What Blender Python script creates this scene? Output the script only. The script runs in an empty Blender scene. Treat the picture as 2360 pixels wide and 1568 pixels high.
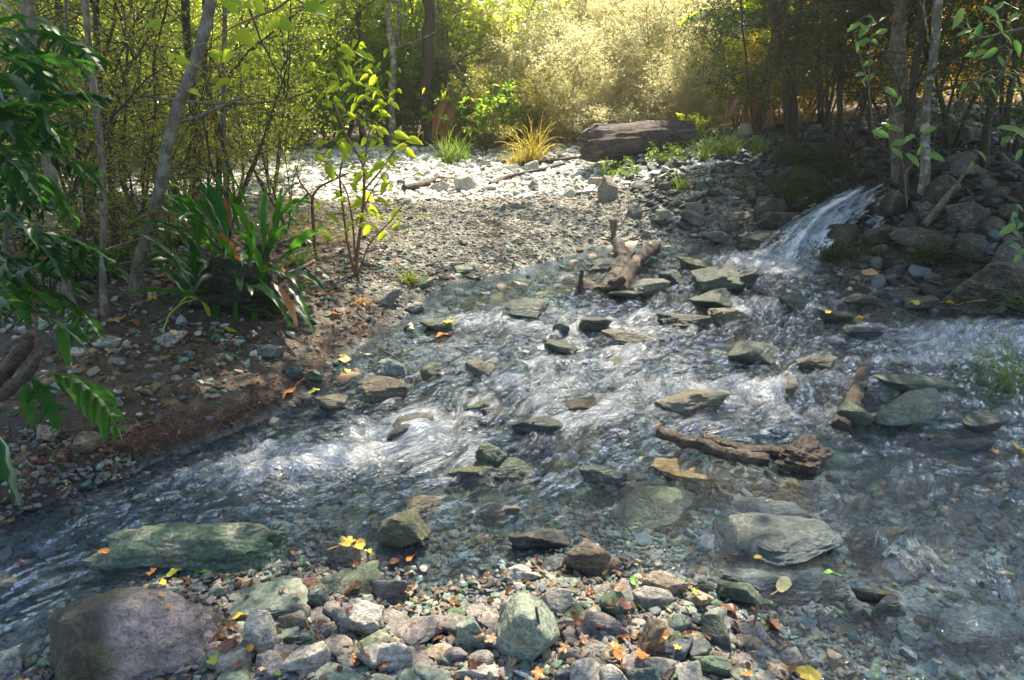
import bpy, math, random
import numpy as np

# ------------------------------------------------------------------ camera, light, exposure
SC = bpy.context.scene
COL = SC.collection
PITCH = math.radians(18.0)
FPX = 690.0
CAMZ = 1.55
cam_d = bpy.data.cameras.new('camera')
cam = bpy.data.objects.new('camera', cam_d)
COL.objects.link(cam)
cam.location = (0, 0, CAMZ)
cam.rotation_euler = (math.radians(90) - PITCH, 0, 0)
cam_d.sensor_width = 36.0
cam_d.lens = FPX / 1024.0 * 36.0
cam_d.clip_start = 0.05
cam_d.clip_end = 500
SC.camera = cam

SUN_EL = math.radians(60)
SUN_AZ = math.radians(24)          # to the right of straight ahead
world = bpy.data.worlds.new('World')
SC.world = world
world.use_nodes = True
wn = world.node_tree
bg = wn.nodes['Background']
sky = wn.nodes.new('ShaderNodeTexSky')
sky.sky_type = 'NISHITA'
sky.sun_disc = False
sky.sun_elevation = SUN_EL
sky.sun_rotation = SUN_AZ
sky.ozone_density = 1.6
wn.links.new(sky.outputs[0], bg.inputs[0])
bg.inputs[1].default_value = 0.15
SUNV = np.array([math.sin(SUN_AZ) * math.cos(SUN_EL), math.cos(SUN_AZ) * math.cos(SUN_EL), math.sin(SUN_EL)])
sd = bpy.data.lights.new('sun', 'SUN')
sd.energy = 5.0
sd.angle = math.radians(0.5)
sd.color = (1.0, 0.88, 0.68)
sun = bpy.data.objects.new('sun', sd)
COL.objects.link(sun)
sun.rotation_euler = (math.pi / 2 - SUN_EL, 0, -SUN_AZ + math.pi)
from mathutils import Vector
sun.rotation_euler = Vector(SUNV).to_track_quat('Z', 'Y').to_euler()
SC.view_settings.view_transform = 'Standard'
SC.view_settings.look = 'None'
SC.view_settings.gamma = 1.0
SC.view_settings.exposure = 1.68
cy = SC.cycles
cy.max_bounces = 7
cy.diffuse_bounces = 5
cy.glossy_bounces = 3
cy.transmission_bounces = 4
cy.transparent_max_bounces = 10
cy.volume_bounces = 0
cy.caustics_reflective = False
cy.caustics_refractive = False
cy.sample_clamp_indirect = 6
cy.use_denoising = True

# ------------------------------------------------------------------ numeric helpers
R = np.random.RandomState
PERM = R(7).permutation(256)
PERM = np.concatenate([PERM, PERM])
GRAD = R(8).normal(size=(256, 3))
GRAD /= np.linalg.norm(GRAD, axis=1)[:, None]


def pnoise(p, seed=0):
    p = np.asarray(p, float) + seed * 17.31
    i = np.floor(p).astype(int)
    f = p - i
    u = f * f * f * (f * (f * 6 - 15) + 10)
    i &= 255
    out = 0
    for dx in (0, 1):
        a = PERM[(i[:, 0] + dx) & 255]
        wx = u[:, 0] if dx else 1 - u[:, 0]
        for dy in (0, 1):
            b = PERM[(a + i[:, 1] + dy) & 255]
            wy = u[:, 1] if dy else 1 - u[:, 1]
            for dz in (0, 1):
                c = PERM[(b + i[:, 2] + dz) & 255]
                wz = u[:, 2] if dz else 1 - u[:, 2]
                g = GRAD[c]
                out = out + wx * wy * wz * (g[:, 0] * (f[:, 0] - dx) + g[:, 1] * (f[:, 1] - dy) + g[:, 2] * (f[:, 2] - dz))
    return out * 1.6


def fbm(p, octv=4, seed=0, gain=0.5):
    o = 0
    a = 1.0
    q = np.asarray(p, float)
    for k in range(octv):
        o = o + a * pnoise(q, seed + k)
        q = q * 2.03
        a *= gain
    return o


def n2(x, y, s, octv=3, seed=0):
    x = np.asarray(x, float)
    sh = x.shape
    P = np.stack([x.ravel() / s, np.asarray(y, float).ravel() / s, np.full(x.size, 0.37 + seed)], 1)
    return fbm(P, octv, seed).reshape(sh)


# pixels of the photograph as looked at (2359 x 1568) -> rays
KX = 1024 / 2359.0
KY = 680 / 1568.0
SP, CP = math.sin(PITCH), math.cos(PITCH)


def ray(px, py):
    a = (px * KX - 512) / FPX
    b = -(py * KY - 340) / FPX
    d = np.array([a, CP + b * SP, -SP + b * CP])
    return d


def at(px, py, y):
    d = ray(px, py)
    t = y / d[1]
    return np.array([0, 0, CAMZ]) + d * t


def pxm(y, py=784):
    """metres per looked-at pixel at horizontal distance y"""
    d = ray(1180, py)
    return (y / d[1]) * KX / FPX


def w0(x, y):
    y = np.asarray(y, float)
    return np.where(y < 14, 0.075 * (y - 1.9), 0.9075 + 0.03 * (y - 14))


def hit_level(px, py, d):
    r = ray(px, py)
    t = (CAMZ + 0.1425 - d) / (0.075 * r[1] - r[2])
    return r[0] * t, r[1] * t


# ------------------------------------------------------------------ terrain control points
CPX = []
for px, py, d in [
    (200, 1210, -.12), (600, 1090, -.13), (1000, 1060, -.13), (1300, 1000, -.12), (1300, 800, -.11), (1500, 900, -.12), (1700, 1020, -.13),
    (1150, 745, -.08), (1450, 700, -.10), (1680, 625, -.12), (1900, 740, -.14), (2100, 800, -.12), (2300, 830, -.08), (2100, 1120, -.13),
    (1500, 1180, -.10), (1300, 1180, -.07), (1750, 1300, -.08), (2150, 1320, -.10), (2150, 1500, -.08), (2340, 1350, -.1), (1000, 1320, -.03),
    (40, 1500, -.08), (100, 1340, -.1), (850, 1180, -.09), (1000, 800, -.08), (870, 850, -.06), (2300, 1100, -.1), (1350, 640, -.08),
    (1800, 900, -.13), (1550, 600, -.07), (1750, 590, -.1), (1830, 600, -.12), (700, 1240, -.06), (2000, 1500, -.06), (1600, 1290, -.05),
    # left and far waterline
    (0, 1160, .0), (150, 1112, .0), (330, 1062, .0), (500, 1010, .0), (620, 965, .0), (700, 925, .0), (750, 880, .0), (800, 835, .0), (855, 775, .0),
    (920, 740, .0), (965, 695, .0), (1010, 657, .0), (1120, 640, .0), (1230, 610, .0), (1330, 580, .0), (1450, 566, .0), (1600, 556, .0), (1740, 560, .0),
    # banks
    (0, 1050, .2), (100, 1040, .19), (250, 1000, .17), (420, 940, .14), (600, 880, .10), (690, 840, .07), (760, 770, .08), (830, 710, .09), (900, 680, .08), (980, 630, .05),
    (1120, 605, .05), (1240, 575, .05), (100, 900, .24), (300, 850, .21), (500, 800, .17), (300, 700, .3), (100, 700, .35), (550, 700, .22), (700, 640, .14),
    (850, 630, .1), (1000, 560, .08), (1200, 500, .09), (850, 520, .09), (800, 450, .08), (1000, 440, .07), (600, 430, .1), (1200, 400, .12), (1000, 390, .1),
    # near bar
    (270, 1400, .05), (120, 1500, .0), (420, 1500, .07), (600, 1450, .06), (800, 1450, .06), (1000, 1470, .06), (1220, 1430, .06), (1400, 1420, .06), (1600, 1450, .05),
    (1500, 1540, .09), (1200, 1560, .1), (900, 1560, .1), (600, 1560, .1), (1750, 1490, .0), (1880, 1560, -.04), (1900, 1450, -.05), (2000, 1560, -.08), (2250, 1560, -.08), (1880, 1400, -.06), (480, 1340, -.01), (620, 1325, .0), (780, 1335, .0),
    (920, 1370, .0), (1080, 1400, .01), (1200, 1345, .01), (1400, 1335, .01), (1560, 1355, .01), (1680, 1410, .0), (1820, 1500, .0),
    # right waterline
    (1905, 605, .0), (1960, 650, .0), (2040, 682, .0), (2120, 692, .0), (2210, 722, .0), (2300, 738, .0),
]:
    x, y = hit_level(px, py, d)
    CPX.append((x, y, d))
for px, py, y in [
    (1650, 545, 6.85), (1650, 480, 7.1), (1700, 420, 7.6), (1780, 440, 7.5), (1850, 400, 7.9), (1850, 330, 9.0), (1950, 370, 8.5), (1700, 345, 9.4), (1550, 388, 8.8),
    (1600, 335, 10.5), (1500, 470, 7.7), (1400, 430, 8.6), (1400, 520, 7.1), (1780, 520, 6.95), (1380, 380, 9.6), (1700, 318, 11.5), (1850, 300, 11),
    (1985, 425, 7.75), (1940, 470, 7.4), (1880, 525, 7.0), (1850, 500, 7.15), (2050, 495, 6.7), (2010, 570, 6.0), (2100, 600, 5.55), (2250, 600, 5.3), (2300, 690, 4.85),
    (2200, 400, 7.2), (2120, 282, 9.6), (2300, 290, 9.2), (2350, 450, 6.1), (2100, 450, 6.9), (2200, 520, 5.9),
]:
    p = at(px, py, y)
    CPX.append((p[0], p[1], p[2] - float(w0(0, y))))
for x, y, d in [(-4, 1.6, -.12), (-6, .6, -.12), (-9, -1, -.12), (-3, .6, -.0), (-1.6, .7, .1), (0, .6, .16), (.9, .6, .1), (1.8, .6, -.03), (0, -2, .35), (3, -2, .3), (-4, -3, .3), (2.4, 1, -.08), (4, 1, -.02), (3, 0, .2),
                (5, 3.6, -.08), (7, 4.1, -.08), (9, 4.5, -.08), (5, 2.4, .0), (7, 2.5, .3), (6, 5.4, .5), (9, 7, .9), (-4.5, 3.2, .3), (-6, 5, .35), (-8, 3, .4), (-10, 8, .3), (-6, 9, .15), (-3, 10, .08),
                (-5, 14, .15), (0, 14, .15), (5, 14, .6), (10, 14, .9), (14, 9, 1.0), (-14, 14, .4), (-20, 5, .6), (0, 20, .3), (12, 20, 1), (-12, 20, .5), (20, 0, .8), (-20, -10, .5), (20, -10, .5), (0, -15, .5)]:
    CPX.append((x, y, d))
CPX = np.array(CPX)


def _phi(r):
    return np.sqrt(r * r + 0.02)


_D = np.hypot(CPX[:, None, 0] - CPX[None, :, 0], CPX[:, None, 1] - CPX[None, :, 1])
_n = len(CPX)
_A = np.zeros((_n + 1, _n + 1))
_A[:_n, :_n] = -_phi(_D) - np.eye(_n) * -0.06
_A[:_n, _n] = 1
_A[_n, :_n] = 1
_W = np.linalg.solve(_A, np.concatenate([CPX[:, 2], [0]]))


def dlev(x, y):
    x = np.asarray(x, float)
    y = np.asarray(y, float)
    sh = x.shape
    xf, yf = x.ravel(), y.ravel()
    out = np.empty(xf.size)
    for s in range(0, xf.size, 20000):
        D = np.hypot(xf[s:s + 20000, None] - CPX[None, :, 0], yf[s:s + 20000, None] - CPX[None, :, 1])
        out[s:s + 20000] = -_phi(D) @ _W[:_n] + _W[_n]
    rr = np.hypot(xf, yf)
    k = np.clip((rr - 18) / 10, 0, 1)
    out = out * (1 - k) + .5 * k
    return out.reshape(sh)


def ground(x, y, fine=True):
    x = np.asarray(x, float)
    y = np.asarray(y, float)
    h = w0(x, y) + dlev(x, y)
    h = h + 3.2 * np.clip((y - 17) / 14, 0, 1) ** 1.5
    if fine:
        h = h + 0.014 * n2(x, y, .35, 3, 3) + 0.012 * n2(x, y, .08, 2, 5)
    return h


def G(x, y):
    return float(ground(np.array([x]), np.array([y]))[0])


def hit(px, py, water=False):
    """first point of the ground (or water) under a pixel"""
    r = ray(px, py)
    t = np.concatenate([np.arange(.9, 8, .04), np.arange(8, 30, .12)])
    X, Y, Z = r[0] * t, r[1] * t, CAMZ + r[2] * t
    g = ground(X, Y, False)
    if water:
        g = np.maximum(g, w0(X, Y))
    k = np.nonzero(Z < g)[0]
    if not len(k):
        return np.array([X[-1], Y[-1], g[-1]])
    k = k[0]
    if k == 0:
        return np.array([X[0], Y[0], g[0]])
    a = (Z[k - 1] - g[k - 1])
    b = (g[k] - Z[k])
    f = a / (a + b + 1e-9)
    tt = t[k - 1] + f * (t[k] - t[k - 1])
    return np.array([r[0] * tt, r[1] * tt, CAMZ + r[2] * tt])


# ------------------------------------------------------------------ materials
class NT:
    def __init__(s, name):
        s.m = bpy.data.materials.new(name)
        s.m.use_nodes = True
        s.t = s.m.node_tree
        s.t.nodes.clear()
        s.out = s.n('ShaderNodeOutputMaterial')

    def n(s, typ, **kw):
        nd = s.t.nodes.new(typ)
        for k, v in kw.items():
            setattr(nd, k, v)
        return nd

    def l(s, a, b):
        s.t.links.new(a, b)

    def set(s, sock, v):
        if hasattr(v, 'is_output'):
            s.l(v, sock)
        else:
            sock.default_value = v

    def math(s, op, a, b=0.0, c=0.0, clamp=False):
        nd = s.n('ShaderNodeMath', operation=op, use_clamp=clamp)
        s.set(nd.inputs[0], a)
        s.set(nd.inputs[1], b)
        s.set(nd.inputs[2], c)
        return nd.outputs[0]

    def mix(s, f, a, b, mode='MIX'):
        nd = s.n('ShaderNodeMix', data_type='RGBA', blend_type=mode)
        s.set(nd.inputs[0], f)
        s.set(nd.inputs[6], a if hasattr(a, 'is_output') else tuple(a) + ((1,) if len(a) == 3 else ()))
        s.set(nd.inputs[7], b if hasattr(b, 'is_output') else tuple(b) + ((1,) if len(b) == 3 else ()))
        return nd.outputs[2]

    def ramp(s, f, stops):
        nd = s.n('ShaderNodeValToRGB')
        cr = nd.color_ramp
        while len(cr.elements) < len(stops):
            cr.elements.new(.5)
        for e, (p, c) in zip(cr.elements, stops):
            e.position = p
            e.color = (c, c, c, 1) if not hasattr(c, '__len__') else tuple(c) + (1,)
        s.set(nd.inputs[0], f)
        return nd.outputs[0]

    def noise(s, vec, scale, detail=4, rough=.55, dist=0.0):
        nd = s.n('ShaderNodeTexNoise')
        if vec is not None:
            s.l(vec, nd.inputs['Vector'])
        nd.inputs['Scale'].default_value = scale
        nd.inputs['Detail'].default_value = detail
        nd.inputs['Roughness'].default_value = rough
        nd.inputs['Distortion'].default_value = dist
        return nd.outputs['Fac']

    def mapping(s, vec, scale=(1, 1, 1), rot=(0, 0, 0), loc=(0, 0, 0)):
        nd = s.n('ShaderNodeMapping')
        s.l(vec, nd.inputs[0])
        nd.inputs['Scale'].default_value = scale
        nd.inputs['Rotation'].default_value = rot
        s.set(nd.inputs['Location'], loc)
        return nd.outputs[0]

    def bump(s, h, dist=.01, strength=1.0, normal=None):
        nd = s.n('ShaderNodeBump')
        nd.inputs['Strength'].default_value = strength
        nd.inputs['Distance'].default_value = dist
        s.l(h, nd.inputs['Height'])
        if normal is not None:
            s.l(normal, nd.inputs['Normal'])
        return nd.outputs[0]

    def pbsdf(s, col, rough, normal=None, spec=.5):
        nd = s.n('ShaderNodeBsdfPrincipled')
        s.set(nd.inputs['Base Color'], col if hasattr(col, 'is_output') else tuple(col) + (1,))
        s.set(nd.inputs['Roughness'], rough)
        nd.inputs['Specular IOR Level'].default_value = spec
        if normal is not None:
            s.l(normal, nd.inputs['Normal'])
        return nd.outputs[0]

    def finish(s, sh):
        s.l(sh, s.out.inputs[0])
        return s.m


def mat_rock():
    t = NT('rock')
    oi = t.n('ShaderNodeObjectInfo')
    tc = t.n('ShaderNodeTexCoord')
    geo = t.n('ShaderNodeNewGeometry')
    off = t.n('ShaderNodeVectorMath', operation='SCALE')
    t.l(oi.outputs['Location'], off.inputs[0])
    off.inputs['Scale'].default_value = 3.0
    P = t.mapping(geo.outputs['Position'], loc=off.outputs[0])
    big = t.noise(P, 9, 5, .6)
    fine = t.noise(P, 60, 5, .65)
    grain = t.noise(P, 240, 3, .7)
    st = t.mapping(geo.outputs['Position'], (1, 1, 5), (.5, .3, 0))
    strata = t.noise(st, 14, 6, .65, .6)
    c = t.mix(t.ramp(big, [(.35, .0), (.65, 1.0)]), oi.outputs['Color'], t.mix(.45, oi.outputs['Color'], (.30, .24, .16)))
    c = t.mix(t.ramp(fine, [(.38, .0), (.62, .9)]), c, t.mix(1, c, (.38, .38, .36), 'MULTIPLY'))
    c = t.mix(t.ramp(strata, [(.56, .0), (.66, .55)]), c, t.mix(.6, c, (.55, .52, .44)))
    c = t.mix(t.ramp(grain, [(.62, .0), (.72, .7)]), c, (.05, .05, .045))
    vn = t.n('ShaderNodeTexVoronoi', feature='DISTANCE_TO_EDGE')
    vn.inputs['Scale'].default_value = 9
    wv = t.n('ShaderNodeTexNoise')
    wv.inputs['Scale'].default_value = 12
    t.l(P, wv.inputs['Vector'])
    ws = t.n('ShaderNodeVectorMath', operation='MULTIPLY_ADD')
    t.l(wv.outputs['Color'], ws.inputs[0])
    ws.inputs[1].default_value = (.16, .16, .16)
    t.l(P, ws.inputs[2])
    t.l(ws.outputs[0], vn.inputs['Vector'])
    vein = t.ramp(vn.outputs['Distance'], [(.0, 1.), (.035, 0.)])
    c = t.mix(t.math('MULTIPLY', vein, t.ramp(big, [(.45, 0.), (.6, .55)])), c, (.46, .45, .40))
    crk = t.ramp(vn.outputs['Distance'], [(.0, 1.), (.02, 0.)])
    c = t.mix(t.math('MULTIPLY', crk, t.ramp(big, [(.40, .7), (.5, 0.)])), c, (.03, .03, .025))
    # wetness in the alpha: wet stone is darker and shinier
    wet = t.math('SUBTRACT', 1.0, oi.outputs['Alpha'])
    c = t.mix(wet, c, t.mix(1, c, (.42, .48, .47), 'MULTIPLY'))
    rough = t.math('SUBTRACT', .82, t.math('MULTIPLY', wet, t.ramp(fine, [(.3, .35), (.7, .62)])))
    h = t.math('ADD', t.math('MULTIPLY', fine, .5), t.math('ADD', t.math('MULTIPLY', strata, .9), t.math('MULTIPLY', grain, .15)))
    return t.finish(t.pbsdf(c, rough, t.bump(h, .022, 1.0)))


def mat_boulder():
    t = NT('boulder_stone')
    tc = t.n('ShaderNodeTexCoord')
    P = tc.outputs['Object']
    sx = t.n('ShaderNodeSeparateXYZ')
    t.l(P, sx.inputs[0])
    n1 = t.noise(P, 6, 5, .6)
    n2_ = t.noise(P, 26, 6, .65, .5)
    n3 = t.noise(P, 110, 4, .7)
    side = t.math('ADD', t.math('MULTIPLY', sx.outputs[0], -16.0), t.math('MULTIPLY', t.math('SUBTRACT', n1, .5), 2.0))
    side = t.math('ADD', side, .9, clamp=True)
    mau = t.mix(t.ramp(n2_, [(.38, 0.), (.62, 1.)]), (.19, .15, .145), (.42, .34, .31))
    mau = t.mix(t.ramp(n1, [(.55, 0.), (.7, .6)]), mau, (.38, .29, .20))
    strk = t.noise(t.mapping(P, (9, 9, 1.4)), 9, 6, .7)
    brn = t.mix(t.ramp(strk, [(.35, 0.), (.65, 1.)]), (.022, .021, .010), (.095, .078, .045))
    brn = t.mix(t.ramp(n1, [(.5, 0.), (.62, .8)]), brn, (.07, .085, .02))
    c = t.mix(side, mau, brn)
    c = t.mix(t.ramp(n3, [(.52, 0.), (.64, .8)]), c, (.07, .06, .055))
    cr = t.n('ShaderNodeTexVoronoi', feature='DISTANCE_TO_EDGE')
    dv = t.n('ShaderNodeVectorMath', operation='ADD')
    nz = t.n('ShaderNodeTexNoise')
    nz.inputs['Scale'].default_value = 7
    t.l(P, nz.inputs['Vector'])
    t.l(P, dv.inputs[0])
    sc_ = t.n('ShaderNodeVectorMath', operation='SCALE')
    t.l(nz.outputs['Color'], sc_.inputs[0])
    sc_.inputs['Scale'].default_value = .25
    t.l(sc_.outputs[0], dv.inputs[1])
    t.l(dv.outputs[0], cr.inputs['Vector'])
    cr.inputs['Scale'].default_value = 6
    crack = t.ramp(cr.outputs['Distance'], [(0., 0.), (.05, 1.)])
    c = t.mix(t.math('MULTIPLY', t.math('SUBTRACT', 1, crack), .10), c, (.42, .36, .26))
    h = t.math('ADD', t.math('MULTIPLY', n2_, 1.2), t.math('ADD', t.math('MULTIPLY', n3, .3), t.math('MULTIPLY', crack, .12)))
    return t.finish(t.pbsdf(c, .62, t.bump(h, .035, 1)))


def mat_gravel():
    t = NT('gravel_stone')
    at_ = t.n('ShaderNodeAttribute', attribute_name='tint')
    geo = t.n('ShaderNodeNewGeometry')
    P = geo.outputs['Position']
    fine = t.noise(P, 90, 3, .6)
    c = t.mix(t.ramp(fine, [(.4, 0.), (.65, .7)]), at_.outputs['Color'], t.mix(1, at_.outputs['Color'], (.55, .55, .52), 'MULTIPLY'))
    return t.finish(t.pbsdf(c, .68, t.bump(fine, .006, .7)))


def mat_ground():
    t = NT('ground')
    geo = t.n('ShaderNodeNewGeometry')
    P = geo.outputs['Position']
    soil = t.n('ShaderNodeAttribute', attribute_name='soil').outputs['Fac']
    vor = t.n('ShaderNodeTexVoronoi')
    vor.inputs['Scale'].default_value = 42
    t.l(t.mapping(P, (1, 1, .6)), vor.inputs['Vector'])
    vc = t.n('ShaderNodeSeparateColor')
    t.l(vor.outputs['Color'], vc.inputs[0])
    stone = t.ramp(vc.outputs[0], [(0., (.13, .16, .15)), (.3, (.21, .24, .22)), (.55, (.24, .21, .17)), (.8, (.17, .17, .17)), (1., (.33, .32, .29))])
    edge = t.ramp(vor.outputs['Distance'], [(.0, 1.), (.55, 1.), (.8, .25)])
    stone = t.mix(1, stone, edge, 'MULTIPLY')
    n1 = t.noise(P, 5, 6, .65)
    n3 = t.noise(P, 70, 5, .7)
    dirt = t.mix(t.ramp(n1, [(.35, 0.), (.65, 1.)]), (.035, .024, .016), (.09, .064, .042))
    dirt = t.mix(t.ramp(n3, [(.5, 0.), (.65, .8)]), dirt, (.028, .02, .014))
    dirt = t.mix(t.ramp(t.noise(P, 130, 2), [(.62, 0.), (.68, .8)]), dirt, (.25, .20, .14))
    k = t.math('ADD', t.math('MULTIPLY', soil, 1.5), t.math('MULTIPLY', t.math('SUBTRACT', n1, .62), 2.2), clamp=True)
    c = t.mix(k, stone, dirt)
    shade_damp = t.n('ShaderNodeAttribute', attribute_name='shade_damp').outputs['Fac']
    c = t.mix(t.math('MULTIPLY', shade_damp, .9), c, t.mix(1, c, (.30, .30, .32), 'MULTIPLY'))  # darkens the soil colour for painted bank shade and waterline damp
    h = t.math('ADD', t.math('MULTIPLY', edge, .6), n3)
    return t.finish(t.pbsdf(c, .85, t.bump(h, .012, 1)))


def mat_water():
    t = NT('water')
    fl = t.n('ShaderNodeAttribute', attribute_name='flow').outputs['Vector']
    foam = t.n('ShaderNodeAttribute', attribute_name='foam').outputs['Fac']
    calm = t.n('ShaderNodeAttribute', attribute_name='rough').outputs['Fac']
    r1 = t.noise(t.mapping(fl, (9, 26, 1)), 1, 4, .6, .8)
    r2 = t.noise(t.mapping(fl, (34, 80, 1)), 1, 4, .65, .5)
    r3 = t.noise(t.mapping(fl, (90, 190, 1)), 1, 2, .6)
    hh = t.math('ADD', t.math('MULTIPLY', r1, 1.0), t.math('ADD', t.math('MULTIPLY', r2, .42), t.math('MULTIPLY', r3, .2)))
    hh = t.math('MULTIPLY', hh, calm)
    nrm = t.bump(hh, .075, 1.0)
    fr = t.n('ShaderNodeFresnel')
    fr.inputs[0].default_value = 1.34
    t.l(nrm, fr.inputs[1])
    tr = t.n('ShaderNodeBsdfTransparent')
    tr.inputs[0].default_value = (.69, .83, .95, 1)
    gl = t.n('ShaderNodeBsdfGlossy')
    gl.inputs['Roughness'].default_value = .05
    gl.inputs['Color'].default_value = (1, 1, 1, 1)
    t.l(nrm, gl.inputs['Normal'])
    mx = t.n('ShaderNodeMixShader')
    t.l(t.math('MULTIPLY', fr.outputs[0], t.math('ADD', .75, t.math('MULTIPLY', calm, 1.1)), clamp=True), mx.inputs[0])
    t.l(tr.outputs[0], mx.inputs[1])
    t.l(gl.outputs[0], mx.inputs[2])
    # foam: streaks along the flow where the water is broken, then painted glints
    s1 = t.noise(t.mapping(fl, (5, 18, 1)), 1, 5, .7, .6)
    s2 = t.noise(t.mapping(fl, (40, 110, 1)), 1, 4, .7, .3)
    fm = t.math('ADD', t.math('MULTIPLY', t.math('ADD', s1, t.math('MULTIPLY', t.n('ShaderNodeAttribute', attribute_name='crest').outputs['Fac'], .10)), .60), t.math('MULTIPLY', s2, .55))
    thr = t.math('SUBTRACT', .80, t.math('MULTIPLY', foam, .34))
    fa = t.math('MULTIPLY', t.math('SUBTRACT', fm, thr), 4.0, clamp=True)
    fa = t.math('MULTIPLY', fa, t.math('ADD', .60, t.math('MULTIPLY', t.math('SUBTRACT', foam, .9, 0.0, True), .7)))
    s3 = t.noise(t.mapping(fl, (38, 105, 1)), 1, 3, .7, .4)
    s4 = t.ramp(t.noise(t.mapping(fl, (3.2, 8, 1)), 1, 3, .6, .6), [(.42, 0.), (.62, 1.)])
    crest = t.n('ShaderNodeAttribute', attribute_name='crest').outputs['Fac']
    glint = t.math('SUBTRACT', t.math('ADD', s3, t.math('ADD', t.math('MULTIPLY', t.math('MULTIPLY', s4, calm), .13), t.math('MULTIPLY', crest, .12))), .80)  # white flecks painted in for sun and sky glints on the ripples
    fa = t.math('MAXIMUM', fa, t.math('MULTIPLY', t.math('MULTIPLY', glint, 10.0, clamp=True), .75))
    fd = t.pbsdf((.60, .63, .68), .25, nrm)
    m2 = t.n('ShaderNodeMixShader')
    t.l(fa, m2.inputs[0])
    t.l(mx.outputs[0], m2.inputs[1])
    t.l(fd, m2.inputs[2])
    return t.finish(m2.outputs[0])


def mat_bark(name, a, b, sc=14, lichen=None, rough=.85):
    t = NT(name)
    tc = t.n('ShaderNodeTexCoord')
    P = t.mapping(tc.outputs['Object'], (1, 1, .22))
    n1 = t.noise(P, sc * 3, 6, .65, .4)
    n2_ = t.noise(tc.outputs['Object'], sc, 4, .6)
    c = t.mix(t.ramp(n1, [(.38, 0.), (.62, 1.)]), a, b)
    if lichen:
        c = t.mix(t.ramp(n2_, [(.52, 0.), (.62, .85)]), c, lichen)
    return t.finish(t.pbsdf(c, rough, t.bump(n1, .008, .9)))


def mat_log():
    t = NT('weathered_wood')
    tc = t.n('ShaderNodeTexCoord')
    P = tc.outputs['Object']
    g = t.noise(t.mapping(P, (.9, 9, 9)), 3.2, 8, .7, .7)
    n1 = t.noise(P, 3, 4, .6)
    c = t.mix(t.ramp(g, [(.36, 0.), (.64, 1.)]), (.022, .019, .02), (.19, .165, .17))
    c = t.mix(t.ramp(n1, [(.52, 0.), (.66, .6)]), c, (.13, .08, .05))
    h = t.math('MULTIPLY', g, 1.)
    return t.finish(t.pbsdf(c, .8, t.bump(h, .05, 1)))


def mat_driftwood(name, a, b):
    t = NT(name)
    tc = t.n('ShaderNodeTexCoord')
    P = tc.outputs['Object']
    g = t.noise(P, 30, 7, .7, 1.2)
    n1 = t.noise(P, 11, 4, .6)
    c = t.mix(t.ramp(g, [(.38, 0.), (.62, 1.)]), a, b)
    c = t.mix(t.ramp(n1, [(.5, 0.), (.62, .8 * min(1, b[0] * 5))]), c, tuple(min(1, k * 1.4) for k in b))
    return t.finish(t.pbsdf(c, .5, t.bump(g, .03, 1)))


def mat_leaf(name, c0, c1, t0, t1, trans=.5, gloss=.12, rough=.35):
    """c: reflected colour range, t: transmitted colour range, chosen by each leaf's own variation"""
    t = NT(name)
    v = t.n('ShaderNodeAttribute', attribute_name='var').outputs['Fac']
    cc = t.mix(v, c0, c1)
    ct = t.mix(v, t0, t1)
    d = t.n('ShaderNodeBsdfDiffuse')
    t.l(cc, d.inputs[0])
    tr = t.n('ShaderNodeBsdfTranslucent')
    t.l(ct, tr.inputs[0])
    m = t.n('ShaderNodeMixShader')
    m.inputs[0].default_value = trans
    t.l(d.outputs[0], m.inputs[1])
    t.l(tr.outputs[0], m.inputs[2])
    g = t.n('ShaderNodeBsdfGlossy')
    g.inputs['Roughness'].default_value = rough
    m2 = t.n('ShaderNodeMixShader')
    fr = t.n('ShaderNodeFresnel')
    fr.inputs[0].default_value = 1.4
    t.l(t.math('MULTIPLY', fr.outputs[0], gloss * 2.5, clamp=True), m2.inputs[0])
    t.l(m.outputs[0], m2.inputs[1])
    t.l(g.outputs[0], m2.inputs[2])
    return t.finish(m2.outputs[0])


def mat_fallen():
    t = NT('fallen_leaf')
    oi = t.n('ShaderNodeObjectInfo')
    tc = t.n('ShaderNodeTexCoord')
    n1 = t.noise(tc.outputs['Object'], 60, 4, .6)
    c = t.mix(t.ramp(n1, [(.5, 0.), (.66, .8)]), oi.outputs['Color'], t.mix(1, oi.outputs['Color'], (.45, .28, .18), 'MULTIPLY'))
    d = t.pbsdf(c, .45)
    tr = t.n('ShaderNodeBsdfTranslucent')
    t.l(c, tr.inputs[0])
    m = t.n('ShaderNodeMixShader')
    m.inputs[0].default_value = .3
    t.l(d, m.inputs[1])
    t.l(tr.outputs[0], m.inputs[2])
    return t.finish(m.outputs[0])


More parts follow.
